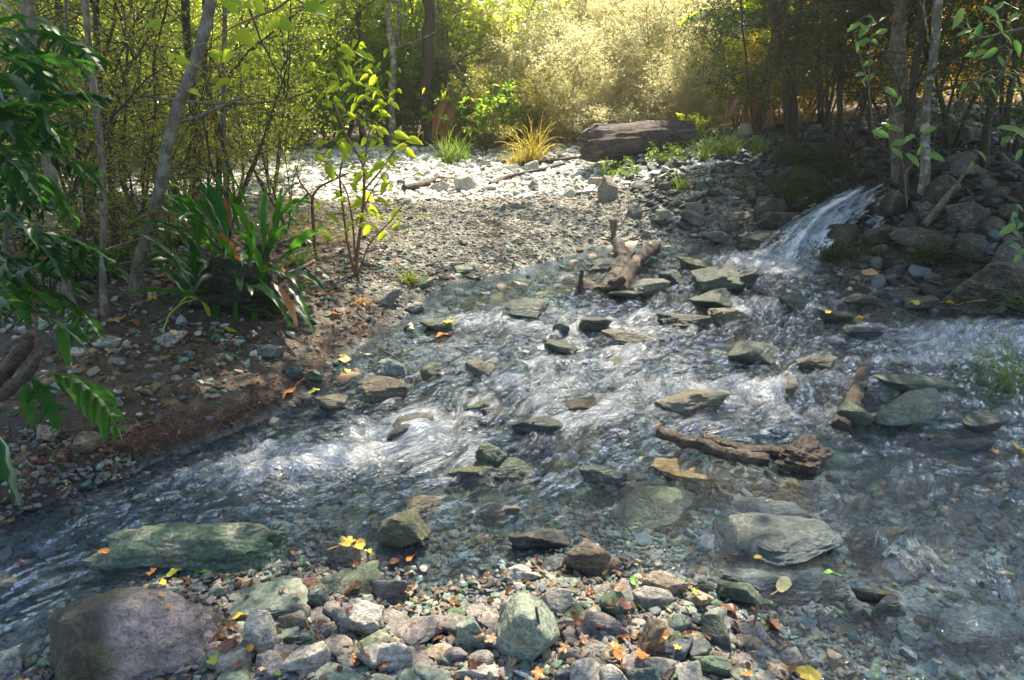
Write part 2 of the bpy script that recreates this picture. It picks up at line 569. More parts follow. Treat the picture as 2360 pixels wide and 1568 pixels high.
def mat_foam():
    t = NT('falling_water')
    fl = t.n('ShaderNodeAttribute', attribute_name='flow').outputs['Vector']
    edge = t.n('ShaderNodeAttribute', attribute_name='foam').outputs['Fac']
    s1 = t.noise(t.mapping(fl, (3, 14, 1)), 1, 6, .7, .5)
    s2 = t.noise(t.mapping(fl, (14, 45, 1)), 1, 5, .75, .4)
    f = t.math('ADD', t.math('MULTIPLY', s1, .6), t.math('MULTIPLY', s2, .5))
    a = t.math('MULTIPLY', t.math('SUBTRACT', t.math('ADD', f, t.math('MULTIPLY', edge, .42)), .80), 6.0, clamp=True)
    w = t.pbsdf((.80, .84, .92), .3, t.bump(f, .06, 1))
    tr = t.n('ShaderNodeBsdfTransparent')
    tr.inputs[0].default_value = (.8, .88, .9, 1)
    gl = t.n('ShaderNodeBsdfGlossy')
    gl.inputs['Roughness'].default_value = .1
    m0 = t.n('ShaderNodeMixShader')
    m0.inputs[0].default_value = .12
    t.l(tr.outputs[0], m0.inputs[1])
    t.l(gl.outputs[0], m0.inputs[2])
    m = t.n('ShaderNodeMixShader')
    t.l(a, m.inputs[0])
    t.l(m0.outputs[0], m.inputs[1])
    t.l(w, m.inputs[2])
    return t.finish(m.outputs[0])


def mat_plain(name, col, rough=.6):
    t = NT(name)
    geo = t.n('ShaderNodeNewGeometry')
    n1 = t.noise(geo.outputs['Position'], 60, 3, .6)
    c = t.mix(t.ramp(n1, [(.4, 0.), (.7, .5)]), col, tuple(k * .7 for k in col))
    return t.finish(t.pbsdf(c, rough))


M = dict(
    rock=mat_rock(), boulder=mat_boulder(), gravel=mat_gravel(), ground=mat_ground(), water=mat_water(), foam=mat_foam(),
    bark=mat_bark('grey_brown_bark', (.07, .055, .04), (.17, .14, .105), 14, (.20, .20, .16)),
    darkbark=mat_bark('dark_bark', (.02, .016, .012), (.065, .05, .038), 12),
    palebark=mat_bark('lichened_bark', (.08, .075, .06), (.2, .19, .16), 10, (.42, .42, .38)),
    palewig=mat_bark('pale_twig_bark', (.22, .15, .09), (.42, .32, .2), 30),
    twig=mat_bark('twig_bark', (.06, .04, .028), (.14, .10, .065), 30),
    redtwig=mat_bark('red_twig', (.12, .045, .03), (.22, .10, .06), 30),
    log=mat_log(),
    drift=mat_driftwood('wet_driftwood', (.014, .010, .007), (.095, .062, .042)),
    rot=mat_driftwood('rotten_wood', (.015, .011, .008), (.07, .045, .028)),
    moss=mat_driftwood('mossy_wood', (.008, .010, .004), (.035, .042, .012)),
    fallen=mat_fallen(),
    lime=mat_leaf('lime_leaf', (.14, .22, .025), (.25, .28, .035), (.62, .85, .07), (.98, .93, .14), .65, .05),
    gold=mat_leaf('golden_leaf', (.26, .19, .03), (.28, .12, .03), (.98, .84, .12), (.95, .60, .10), .65, .03),
    olive=mat_leaf('olive_leaf', (.07, .10, .02), (.15, .15, .03), (.35, .42, .04), (.75, .62, .08), .55, .05),
    mid=mat_leaf('green_leaf', (.05, .12, .02), (.10, .17, .03), (.22, .52, .04), (.6, .70, .07), .55, .06),
    feather=mat_leaf('feathery_leaf', (.32, .33, .18), (.46, .43, .25), (.74, .74, .36), (.98, .90, .54), .6, .02),
    dark=mat_leaf('dark_leaf', (.018, .04, .018), (.05, .075, .022), (.05, .13, .03), (.22, .28, .05), .4, .03),
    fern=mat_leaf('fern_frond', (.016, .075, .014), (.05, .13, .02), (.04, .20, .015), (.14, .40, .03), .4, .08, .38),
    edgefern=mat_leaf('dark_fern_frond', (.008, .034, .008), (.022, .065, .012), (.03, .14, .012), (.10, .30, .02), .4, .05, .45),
    sapling=mat_leaf('sapling_leaf', (.15, .24, .03), (.22, .30, .035), (.50, .72, .03), (.85, .90, .06), .66, .06),
    broad=mat_leaf('pale_broad_leaf', (.08, .17, .05), (.14, .22, .07), (.12, .34, .04), (.3, .5, .07), .45, .14),
    yellowgrass=mat_leaf('yellow_grass', (.40, .36, .05), (.55, .42, .08), (.7, .62, .05), (.8, .6, .1), .5),
    greengrass=mat_leaf('green_grass', (.07, .14, .03), (.14, .2, .04), (.2, .42, .03), (.45, .5, .06), .5),
    strawgrass=mat_leaf('straw_grass', (.38, .22, .09), (.48, .28, .12), (.4, .25, .08), (.5, .3, .1), .4),
    white_water=mat_plain('white_spray', (.78, .83, .9), .3),
    deadfern=mat_leaf('dead_frond', (.30, .12, .05), (.42, .19, .09), (.45, .18, .06), (.6, .27, .1), .45),
    orange=mat_plain('orange_plastic', (.8, .12, .02), .4),
)


# ------------------------------------------------------------------ mesh helpers
class MB:
    def __init__(s):
        s.v, s.q, s.t, s.var, s.n = [], [], [], [], 0

    def add(s, v, q=None, t=None, var=None):
        v = np.asarray(v, float).reshape(-1, 3)
        if q is not None and len(q):
            s.q.append(np.asarray(q, int) + s.n)
        if t is not None and len(t):
            s.t.append(np.asarray(t, int) + s.n)
        s.v.append(v)
        s.var.append(np.full(len(v), .5) if var is None else np.broadcast_to(var, (len(v),)).astype(float))
        s.n += len(v)

    def mesh(s, name, smooth=True):
        V = np.concatenate(s.v) if s.v else np.zeros((0, 3))
        Q = np.concatenate(s.q) if s.q else np.zeros((0, 4), int)
        T = np.concatenate(s.t) if s.t else np.zeros((0, 3), int)
        me = bpy.data.meshes.new(name)
        me.vertices.add(len(V))
        me.vertices.foreach_set('co', V.astype(np.float32).ravel())
        nl = Q.size + T.size
        me.loops.add(nl)
        me.loops.foreach_set('vertex_index', np.concatenate([Q.ravel(), T.ravel()]).astype(np.int32))
        me.polygons.add(len(Q) + len(T))
        st = np.concatenate([np.arange(len(Q)) * 4, Q.size + np.arange(len(T)) * 3])
        me.polygons.foreach_set('loop_start', st.astype(np.int32))
        me.polygons.foreach_set('use_smooth', np.full(len(Q) + len(T), smooth))
        me.update(calc_edges=True)
        a = me.attributes.new('var', 'FLOAT', 'POINT')
        a.data.foreach_set('value', np.concatenate(s.var).astype(np.float32) if s.var else [])
        return me

    def build(s, name, mat, parent=None, smooth=True, loc=None):
        me = s.mesh(name, smooth)
        if loc is not None:
            co = np.empty(len(me.vertices) * 3, np.float32)
            me.vertices.foreach_get('co', co)
            co = co.reshape(-1, 3) - np.asarray(loc, np.float32)
            me.vertices.foreach_set('co', co.ravel())
        o = bpy.data.objects.new(name, me)
        me.materials.append(mat)
        COL.objects.link(o)
        if parent is not None:
            o.parent = parent
        elif loc is not None:
            o.location = loc
        return o


def tag(o, label=None, cat=None, group=None, kind=None):
    if label:
        o['label'] = label
    if cat:
        o['category'] = cat
    if group:
        o['group'] = group
    if kind:
        o['kind'] = kind
    return o


def empty(name, loc=(0, 0, 0)):
    o = bpy.data.objects.new(name, None)
    o.empty_display_size = .1
    COL.objects.link(o)
    o.location = loc
    return o


def copy_tree(o, parent=None):
    c = o.copy()
    COL.objects.link(c)
    c.parent = parent
    for ch in list(o.children):
        copy_tree(ch, c)
    return c


def unit(a):
    a = np.asarray(a, float)
    return a / (np.linalg.norm(a, axis=-1, keepdims=True) + 1e-12)


def tube(mb, pts, rad, sides=8, cap=True, rough=0.0, seed=0, var=.5):
    pts = np.asarray(pts, float)
    n = len(pts)
    rad = np.broadcast_to(rad, (n,)).astype(float)
    tg = unit(np.gradient(pts, axis=0))
    up = np.array([0, 0, 1.0]) if abs(tg[0, 2]) < .9 else np.array([1.0, 0, 0])
    a = np.zeros_like(pts)
    x = unit(np.cross(up, tg[0]))
    for i in range(n):
        x = unit(x - tg[i] * np.dot(x, tg[i]))
        a[i] = x
    b = np.cross(tg, a)
    th = np.arange(sides) / sides * 2 * math.pi
    V = pts[:, None] + rad[:, None, None] * (np.cos(th)[None, :, None] * a[:, None] + np.sin(th)[None, :, None] * b[:, None])
    if rough:
        rr = fbm(V.reshape(-1, 3) * 3 / max(rad.max(), .01) * .35, 3, seed).reshape(n, sides)
        V = pts[:, None] + (V - pts[:, None]) * (1 + rough * rr)[..., None]
    idx = np.arange(n * sides).reshape(n, sides)
    q = np.stack([idx[:-1], np.roll(idx[:-1], -1, 1), np.roll(idx[1:], -1, 1), idx[1:]], -1).reshape(-1, 4)
    V = V.reshape(-1, 3)
    t = None
    if cap:
        V = np.vstack([V, pts[:1], pts[-1:]])
        c0, c1 = n * sides, n * sides + 1
        j = np.arange(sides)
        t = np.vstack([np.stack([np.full(sides, c0), (j + 1) % sides, j], 1),
                       np.stack([np.full(sides, c1), (n - 1) * sides + j, (n - 1) * sides + (j + 1) % sides], 1)])
    mb.add(V, q, t, var)


def sticks(mb, A, B, r0, r1, var=.5):
    """many thin three-sided twigs at once"""
    A, B = np.asarray(A, float), np.asarray(B, float)
    n = len(A)
    if n == 0:
        return
    d = unit(B - A)
    x = unit(np.cross(d, np.array([.3, .5, .8])))
    y = np.cross(d, x)
    V = []
    for P, r in ((A, r0), (B, r1)):
        r = np.broadcast_to(r, (n,))[:, None]
        for k in range(3):
            th = k * 2.0944
            V.append(P + r * (math.cos(th) * x + math.sin(th) * y))
    V = np.stack(V, 1).reshape(-1, 3)
    b = np.arange(n)[:, None] * 6
    q = np.concatenate([b + np.array([[k, (k + 1) % 3, 3 + (k + 1) % 3, 3 + k]]) for k in range(3)])
    mb.add(V, q, None, var)


# leaf outlines: (along, across, lift) and faces
RH = (np.array([[0, 0, 0], [.42, .5, .06], [1, 0, -.04], [.42, -.5, .06]]), np.array([[0, 1, 2, 3]]), None)
OV = (np.array([[0, 0, 0], [.33, 0, -.03], [.7, 0, -.03], [1, 0, -.12], [.15, .36, .06], [.5, .5, .08], [.82, .26, .02], [.15, -.36, .06], [.5, -.5, .08], [.82, -.26, .02]]),
      np.array([[0, 1, 5, 4], [1, 2, 6, 5], [0, 7, 8, 1], [1, 8, 9, 2]]), np.array([[2, 3, 6], [2, 9, 3]]))


def heart(teeth=9):
    v, q, t = [], [], []
    n = teeth
    for i in range(n + 1):
        u = i / n
        w = .5 * (math.sin(math.pi * min(1, u * .94 + .06) ** .62)) if u < 1 else 0
        z = .1 * w * 2 - .18 * u * u
        tooth = (.035 if i % 2 else -.01) * (w > .05)
        uu = u - .12 * math.exp(-u * 9) * 1.0
        v += [[u, 0, -.18 * u * u - .03], [uu, w + tooth, z], [uu, -w - tooth, z]]
    v = np.array(v)
    for i in range(n):
        a, b = i * 3, (i + 1) * 3
        q += [[a, b, b + 1, a + 1], [a, a + 2, b + 2, b]]
    return v, np.array(q), None


HE = heart()


def leaves(mb, P, D, N, L, W, shape=RH, var=None):
    P = np.asarray(P, float)
    n = len(P)
    if n == 0:
        return
    D = unit(D)
    S = unit(np.cross(N, D))
    N = np.cross(D, S)
    tv, tq, tt = shape
    L = np.broadcast_to(L, (n,))[:, None, None]
    W = np.broadcast_to(W, (n,))[:, None, None]
    V = P[:, None] + tv[None, :, :1] * L * D[:, None] + tv[None, :, 1:2] * W * S[:, None] + tv[None, :, 2:] * L * N[:, None]
    k = len(tv)
    b = (np.arange(n) * k)[:, None, None]
    q = (tq[None] + b).reshape(-1, 4)
    t = (tt[None] + b).reshape(-1, 3) if tt is not None else None
    vv = np.repeat(np.broadcast_to(.5 if var is None else var, (n,)), k)
    mb.add(V.reshape(-1, 3), q, t, vv)


def rdir(rng, n):
    return unit(rng.normal(size=(n, 3)))


# icosphere bases
def ico(level):
    p = (1 + 5 ** .5) / 2
    v = [(-1, p, 0), (1, p, 0), (-1, -p, 0), (1, -p, 0), (0, -1, p), (0, 1, p), (0, -1, -p), (0, 1, -p), (p, 0, -1), (p, 0, 1), (-p, 0, -1), (-p, 0, 1)]
    f = [(0, 11, 5), (0, 5, 1), (0, 1, 7), (0, 7, 10), (0, 10, 11), (1, 5, 9), (5, 11, 4), (11, 10, 2), (10, 7, 6), (7, 1, 8), (3, 9, 4), (3, 4, 2), (3, 2, 6), (3, 6, 8), (3, 8, 9), (4, 9, 5), (2, 4, 11), (6, 2, 10), (8, 6, 7), (9, 8, 1)]
    v = [np.array(a, float) / np.linalg.norm(a) for a in v]
    for _ in range(level):
        cache = {}
        nf = []

        def mid(a, b):
            k = (min(a, b), max(a, b))
            if k not in cache:
                m = v[a] + v[b]
                v.append(m / np.linalg.norm(m))
                cache[k] = len(v) - 1
            return cache[k]
        for a, b, c in f:
            ab, bc, ca = mid(a, b), mid(b, c), mid(c, a)
            nf += [(a, ab, ca), (b, bc, ab), (c, ca, bc), (ab, bc, ca)]
        f = nf
    return np.array(v), np.array(f)


ICO = {k: ico(k) for k in range(0, 6)}


def rock_shape(seed, level=4, planes=14, sharp=14, noise=.06, strata=.02, custom=None):
    rng = R(seed)
    v, f = ICO[level]
    N = rdir(rng, planes)
    O = rng.uniform(.60, .95, planes)
    base = np.array([[1, 0, 0], [-1, 0, 0], [0, 1, 0], [0, -1, 0], [0, 0, 1], [0, 0, -1.]])
    N = np.vstack([N, unit(base + rng.normal(size=(6, 3)) * .18)])
    O = np.concatenate([O, rng.uniform(.88, 1.25, 6)])
    if custom is not None:
        c = np.array(custom, float)
        N = np.vstack([unit(c[:, :3]), unit(base)])
        O = np.concatenate([c[:, 3], np.full(6, 1.0)])
    dd = np.maximum(v @ N.T, 0) / O[None]
    r = (dd ** sharp).sum(1) ** (-1.0 / sharp)
    P = v * r[:, None]
    nz = fbm(P * 1.6, 4, seed % 50, .55)
    st = pnoise(np.stack([P[:, 0] * .7, P[:, 1] * .7, P[:, 2] * 6 + P[:, 0] * 2], 1), seed % 31)
    P = P * (1 + noise * nz + strata * st)[:, None]
    lo, hi = P.min(0), P.max(0)
    P = (P - (lo + hi) / 2) / ((hi - lo) / 2)
    return P, f


def rotz(P, a):
    c, s = math.cos(a), math.sin(a)
    return np.stack([P[:, 0] * c - P[:, 1] * s, P[:, 0] * s + P[:, 1] * c, P[:, 2]], 1)


# ------------------------------------------------------------------ rocks
PAL = {
    'teal': (.055, .105, .095), 'green': (.085, .15, .09), 'pale green': (.21, .27, .215), 'grey': (.19, .185, .175), 'mauve': (.22, .19, .20),
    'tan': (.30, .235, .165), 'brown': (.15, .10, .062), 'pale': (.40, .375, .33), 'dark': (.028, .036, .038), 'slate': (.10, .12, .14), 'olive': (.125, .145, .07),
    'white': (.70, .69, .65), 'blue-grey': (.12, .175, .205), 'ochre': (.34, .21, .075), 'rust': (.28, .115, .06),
}
ROCKS = []       # x, y, radius, label phrase, short
FOAMSPOTS = []
HUMPS = []


def in_stream(x, y):
    return dlev(np.array([x]), np.array([y]))[0] < -.025


def add_rock(px, py, w, h, col, label, short=None, mode='d', seed=None, wet=0.0, depth=.8, sharp=14, rot=None, level=4, planes=14, noise=.06,
             custom=None, mat=None, tilt=None, name='rock', group=None, strata=.02, lift=0.0, flat=False):
    """px,py,w,h: the visible silhouette in looked-at pixels. mode d: dry or emergent, s: under the water surface"""
    seed = seed if seed is not None else int(px * 7 + py * 13) % 9973
    rng = R(seed)
    c0 = hit(px, py + h * .25, True)
    y = c0[1]
    for it in range(3):
        dist = y / ray(px, py)[1]
        sx = w * KX / FPX * dist
        hh = h * KY / FPX * dist
        d = ray(px, py)
        a = math.atan2(-d[2], d[1])
        sy = sx * depth
        sy = min(sy, hh / max(math.sin(a), .05) * (.90 if mode == 's' or flat else .46))
        sy = max(sy, sx * .3)
        Hv = max((hh - sy * math.sin(a)) / max(math.cos(a), .2), .22 * min(sx, sy))
        r = ray(px, py)
        t = np.linspace(max(.8, dist - 2.5), dist + 3, 300)
        X, Y, Z = r[0] * t, r[1] * t, CAMZ + r[2] * t
        g = ground(X, Y, False)
        if mode == 'd':
            base = np.maximum(g, w0(X, Y) + (.008 if y > 2.2 else -.01)) + Hv * .5 + lift
        else:
            base = w0(X, Y) + .006 - Hv * .4 + lift
        k = np.nonzero(Z < base)[0]
        k = k[0] if len(k) else len(t) - 1
        y = Y[k]
        x = X[k]
    zc = float(base[k])
    if mode == 'd':
        sz = Hv / .68
        top = zc + Hv * .5
        zmid = top - sz / 2
    else:
        sz = max(Hv, .06)
        zmid = zc + Hv * .4 - sz / 2
    P, f = rock_shape(seed, level, planes, sharp, noise, strata, custom)
    P = P * np.array([sx / 2, sy / 2, sz / 2])
    if rot is None:
        rot = rng.uniform(-.25, .25) if sx > sy * 1.3 else rng.uniform(-.5, .5)
    P = rotz(P, rot)
    if tilt:
        c, s = math.cos(tilt), math.sin(tilt)
        P = np.stack([P[:, 0] * c + P[:, 2] * s, P[:, 1], -P[:, 0] * s + P[:, 2] * c], 1)
    mb = MB()
    mb.add(P, None, f)
    me = mb.mesh(name)
    me.materials.append(mat or M['rock'])
    o = bpy.data.objects.new(name, me)
    COL.objects.link(o)
    o.location = (x, y, zmid)
    if in_stream(x, y) and y > 2.2:
        wet = max(wet, .8)
    rgb = np.array(PAL[col]) * rng.uniform(.9, 1.12) * (1.25 if y < 2.6 and wet < .3 else 1)
    o.color = (*np.clip(rgb, 0, 1), 1 - wet)
    tag(o, label, 'rock', group)
    ROCKS.append((x, y, max(sx, sy) / 2, short, o, px, py, col, sx))
    if mode == 's':
        HUMPS.append((x, y, sx * .5, sy * .5, .018))
    return o


H = 'hero'
HERO = [
    # foreground
    (270, 1452, 410, 250, 'mauve', 'largest boulder, mauve-grey and rounded with a brown mossy left face, bottom left corner', 'mauve boulder', 'd',
     dict(level=5, mat=M['boulder'], rot=0, tilt=0, depth=.62, sharp=12, noise=.09, strata=.035, name='boulder', custom=[(-1, -.45, .15, .66), (.18, -.85, .62, .74), (.9, -.4, .35, .86), (0, .1, 1, .92), (.75, -.1, .75, .84), (-.62, .1, .8, .84), (.0, 1, .2, .9), (.6, -.75, -.1, .85), (-.3, -1, -.2, .8)])),
    (440, 1254, 450, 138, 'green', 'long dark green boulder with a pale top edge, standing in the rapid', 'long green boulder', 'd',
     dict(level=5, rot=-.06, tilt=0, depth=.42, sharp=22, noise=.16, strata=.03, wet=.15, name='boulder', custom=[(-.55, -.25, .9, .72), (.1, -1, .25, .62), (.1, -.1, 1, .82), (.9, -.3, .5, .86), (-.2, -.9, .8, .72), (.75, -.8, .2, .92), (0, 1, .3, .8)])),
    (598, 1382, 240, 92, 'pale green', 'long sloping green slab with a pale grey lower face beside the leaf pile', 'sloping green slab', 'd', dict(tilt=-.2, depth=.6, wet=.15, level=5, flat=True)),
    (1218, 1448, 150, 185, 'pale green', 'big upright pale green boulder in the middle of the pebble bar', 'upright pale green boulder', 'd', dict(level=5, depth=.8, sharp=10, noise=.04, name='boulder')),
    (930, 1212, 115, 92, 'olive', 'olive green mossy block tipped out of the rapid', 'olive block', 'd', dict(wet=.3, tilt=-.2)),
    (968, 1160, 88, 60, 'tan', 'tan stone glazed by water just behind the olive block', 'glazed tan stone', 's', dict(wet=.8, lift=.03)),
    (800, 1275, 135, 78, 'tan', 'tan rock carrying the clump of yellow leaves', 'leaf-covered tan rock', 'd', dict(wet=.5)),
    (800, 1350, 160, 82, 'green', 'flat green stone crossed by fine cracks at the water edge', 'cracked green stone', 'd', dict(wet=.4, sharp=20, flat=True)),
    (900, 1352, 88, 84, 'grey', 'grey-brown pitted lump at the edge of the pool', 'pitted grey lump', 'd', dict(wet=.3)),
    (735, 1375, 60, 70, 'teal', 'small teal stone leaning on a rusty one', 'leaning teal stone', 'd', {}),
    (718, 1352, 80, 56, 'rust', 'rust-rimmed stone behind the leaning teal stone', None, 'd', dict(wet=.3)),
    (675, 1432, 74, 52, 'tan', 'pinkish tan angular stone below the sloping green slab', 'pinkish tan stone', 'd', {}),
    (600, 1462, 78, 118, 'pale', 'tall cream stone right of the dead leaf clump', 'tall cream stone', 'd', dict(depth=.6)),
    (628, 1535, 82, 70, 'mauve', 'mauve-grey dotted stone with a straw lying across it', 'dotted mauve stone', 'd', {}),
    (705, 1522, 118, 72, 'pale', 'long cream stone pointing up to the right near the bottom edge', 'long cream stone', 'd', dict(tilt=-.45, depth=.5)),
    (832, 1425, 105, 92, 'pale', 'pale creased stone in the middle of the left pebbles', 'pale creased stone', 'd', dict(noise=.1)),
    (690, 1475, 80, 40, 'green', 'flat greenish stone under the pinkish tan stone', None, 'd', {}),
    (968, 1452, 140, 84, 'mauve', 'broad mauve-grey slab with a straight crack between pool and pebbles', 'cracked mauve slab', 'd', dict(sharp=20, flat=True)),
    (912, 1512, 82, 84, 'pale', 'round cream stone left of the dead leaf near the bottom', 'round cream stone', 'd', dict(sharp=8)),
    (1082, 1455, 86, 98, 'pale green', 'pale green stone with a brown lichen patch left of the upright boulder', 'lichen-patched stone', 'd', dict(tilt=-.3)),
    (775, 1558, 210, 46, 'pale green', 'long pale green slab cut off by the bottom edge', 'bottom edge slab', 'd', {}),
    (1365, 1288, 156, 104, 'brown', 'rough brown veined rock standing at the water edge', 'brown veined rock', 'd', dict(noise=.11, wet=.35, depth=.65, tilt=.25, strata=.06, level=5)),
    (1240, 1240, 140, 56, 'dark', 'dark mossy ledge with water sliding over it', 'dark mossy ledge', 'd', dict(wet=.8)),
    (1272, 1308, 64, 50, 'slate', 'dark purple-grey stone left of the brown veined rock', None, 'd', dict(wet=.6)),
    (1198, 1325, 84, 52, 'pale', 'pale wedge stone above the upright boulder at the pool edge', 'pale wedge stone', 'd', {}),
    (1322, 1343, 140, 36, 'pale green', 'thin pale green plate below the brown veined rock', 'pale green plate', 'd', {}),
    (1282, 1382, 80, 80, 'pale', 'cream stone tucked behind the right shoulder of the upright boulder', None, 'd', {}),
    (1528, 1348, 115, 60, 'tan', 'tan flat-topped stone at the water edge right of the green leaf', 'flat-topped tan stone', 'd', {}),
    (1505, 1383, 108, 60, 'grey', 'smooth grey oblong stone in front of the flat-topped tan stone', 'smooth grey oblong', 'd', dict(sharp=9)),
    (1395, 1440, 110, 56, 'mauve', 'flat mauve stone left of the pink leaf', 'flat mauve stone', 'd', {}),
    (1500, 1465, 74, 100, 'brown', 'brown-grey block standing upright with an orange leaf on it', 'upright brown block', 'd', {}),
    (1650, 1452, 80, 88, 'teal', 'wet teal stone with wet sheen right of the pebbles', 'wet teal stone', 'd', dict(wet=.7)),
    (1708, 1365, 112, 62, 'green', 'wet green stone with a pale round patch by the yellow leaf', 'patched green stone', 'd', dict(wet=.6)),
    (1610, 1378, 70, 44, 'tan', 'small tan plate right of the smooth grey oblong', None, 'd', {}),
    (1480, 1560, 90, 56, 'teal', 'rounded teal stone at the bottom edge below the orange leaf', 'bottom teal stone', 'd', {}),
    (1310, 1555, 80, 50, 'slate', 'slate stone at the bottom edge below the dead leaves', None, 'd', {}),
    (1100, 1552, 110, 40, 'pale', 'pale crusty stone on the bottom edge left of centre', None, 'd', {}),
    (1240, 1560, 120, 36, 'white', 'whitish stone on the bottom edge under the upright boulder', None, 'd', {}),
    (1640, 1530, 90, 60, 'green', 'greenish cobble at the lower right end of the pebbles', None, 'd', {}),
    (1300, 1440, 60, 40, 'grey', 'grey knob right of the upright boulder', None, 'd', {}),
    # stream
    (1208, 708, 108, 54, 'teal', 'dark teal wedge rock alone in the upper left of the riffle', 'lone teal wedge', 'd', dict(wet=.45, sharp=22)),
    (1578, 737, 128, 44, 'dark', 'long black block with a brown right end lying across the current', 'long black block', 'd', dict(wet=.5, sharp=24, depth=.5)),
    (1682, 722, 98, 48, 'tan', 'layered tan-grey rock touching the long black block', 'layered tan rock', 'd', dict(noise=.1, strata=.06)),
    (1652, 638, 118, 62, 'teal', 'pointed teal rock with flat faces in the upper riffle', 'pointed teal rock', 'd', dict(wet=.3, sharp=26)),
    (1712, 642, 60, 46, 'dark', 'dark rock beside the pointed teal rock', None, 'd', dict(wet=.6)),
    (1545, 634, 66, 36, 'teal', 'small teal rock left of the pointed teal rock', None, 'd', dict(wet=.5)),
    (1606, 608, 82, 30, 'olive', 'flat olive rock below the far bank', 'flat olive rock', 'd', dict(wet=.5)),
    (1640, 690, 104, 46, 'teal', 'low wet teal rock behind the layered tan rock', None, 'd', dict(wet=.7)),
    (1388, 608, 72, 34, 'teal', 'low block left of the forked driftwood', None, 'd', dict(wet=.5)),
    (1344, 658, 62, 34, 'brown', 'brown stone with a pale splinter of wood against it', 'splinter stone', 'd', dict(wet=.5)),
    (1492, 655, 90, 44, 'pale', 'flat pale rock shining beside the forked driftwood', 'flat shining rock', 'd', dict(wet=1, sharp=24, flat=True)),
    (1440, 676, 80, 20, 'green', 'low green rock at the foot of the forked driftwood', None, 'd', dict(wet=.6)),
    (1832, 690, 78, 42, 'teal', 'teal rock in the current below the waterfall', 'teal rock below the waterfall', 'd', dict(wet=.6)),
    (1925, 728, 90, 34, 'dark', 'black rock topped with yellow leaves in the dark water', 'black leaf-topped rock', 'd', dict(wet=.8)),
    (1985, 760, 90, 34, 'slate', 'dark slate rock right of the black leaf-topped rock', None, 'd', dict(wet=.8)),
    (1375, 740, 80, 44, 'dark', 'dark mossy rock with water pouring down both sides', 'dark mossy rock', 'd', dict(wet=.8)),
    (1450, 775, 140, 32, 'tan', 'flat tan slab awash below the dark mossy rock', 'awash tan slab', 'd', dict(wet=.7)),
    (1740, 810, 130, 66, 'teal', 'green-teal rock overrun by the current right of centre', 'overrun teal rock', 'd', dict(wet=.8)),
    (1441, 832, 84, 56, 'olive', 'pale olive stone under clear water in mid stream', 'pale olive stone', 's', dict(wet=.6, lift=.02)),
    (1105, 848, 64, 40, 'tan', 'tan stone half sunk in the middle left of the riffle', 'half sunk tan stone', 'd', dict(wet=.6)),
    (998, 850, 60, 40, 'green', 'green stone half sunk left of the tan one', None, 'd', dict(wet=.7)),
    (885, 890, 112, 66, 'brown', 'golden brown boulder splitting the current near the left bank', 'golden brown boulder', 'd', dict(wet=.5, noise=.09)),
    (905, 845, 70, 46, 'white', 'white sun-caught rock behind the golden brown boulder', None, 'd', dict(wet=1)),
    (762, 925, 72, 46, 'tan', 'tan-pink stone washed over beside the left bank', 'washed tan-pink stone', 'd', dict(wet=.7)),
    (945, 975, 120, 60, 'grey', 'grey rock veiled in white water at the head of the rapid', 'white-veiled rock', 's', dict(wet=.9, lift=.035)),
    (1090, 935, 80, 46, 'green', 'green stone with a dark side face in the rapid', None, 's', dict(wet=.8, lift=.02)),
    (1130, 960, 60, 70, 'dark', 'dark upright stone face in mid rapid', None, 's', dict(wet=.8, lift=.02)),
    (1590, 918, 170, 70, 'tan', 'broad tan boulder with water sheeting over it in mid stream', 'sheeted tan boulder', 'd', dict(wet=.8, lift=-.01)),
    (1805, 895, 125, 84, 'brown', 'brown boulder under a glassy dome of water', 'domed boulder', 's', dict(wet=.8, lift=.045)),
    (2085, 935, 180, 92, 'pale green', 'pale green-tan boulder with a dark twig on it near the right edge', 'pale right boulder', 'd', dict(wet=.5, sharp=9)),
    (2115, 880, 215, 46, 'green', 'long green slab just above the pale right boulder', 'long right slab', 'd', dict(wet=.8)),
    (2270, 972, 96, 52, 'teal', 'rounded teal boulder right of the pale right boulder', 'rounded teal boulder', 'd', dict(wet=.8, sharp=8)),
    (2242, 1022, 92, 30, 'slate', 'flat grey slab left of the big yellow leaf', 'flat grey slab', 'd', dict(wet=.4)),
    (1595, 1085, 190, 52, 'ochre', 'golden slab under water below the sunken branch', 'golden slab', 's', dict(wet=.4, lift=.01)),
    (1508, 1165, 215, 96, 'green', 'wide green slab lying under the clear shallows', 'wide green slab', 's', dict(wet=.4)),
    (1768, 1160, 170, 50, 'pale', 'whitish flat slab under water left of the dark pool', 'whitish slab', 's', dict(wet=.3)),
    (1800, 1235, 310, 130, 'blue-grey', 'largest blue-grey slab just breaking the shallows', 'largest blue slab', 'd', dict(wet=.6, sharp=20, level=5, lift=-.035, flat=True)),
    (1800, 1328, 290, 90, 'blue-grey', 'second blue-grey slab below the largest one', 'lower blue slab', 'd', dict(wet=.6, sharp=20, level=5, lift=-.025, flat=True)),
    (2020, 1238, 150, 58, 'tan', 'rectangular tan-green slab under the dark shallows', 'rectangular slab', 's', dict(wet=.3)),
    (2045, 1395, 90, 44, 'slate', 'wet violet pebble pair between the slabs and the right shallows', None, 'd', dict(wet=.7)),
    (2010, 1372, 100, 50, 'brown', 'wet brown oval stone by the small yellow leaf', 'wet brown oval', 'd', dict(wet=.8)),
    (2250, 1430, 190, 80, 'blue-grey', 'pale rock under water in the bottom right shallows', 'sunken pale rock', 's', dict(wet=.3)),
    (1240, 975, 120, 52, 'teal', 'low teal rock overrun in the centre of the stream', 'low central teal rock', 'd', dict(wet=.9)),
    (1340, 930, 84, 40, 'brown', 'brown rock barely breaking the centre of the stream', None, 'd', dict(wet=.9)),
    (1180, 1075, 96, 44, 'green', 'green rock below the centre of the stream', None, 'd', dict(wet=.9)),
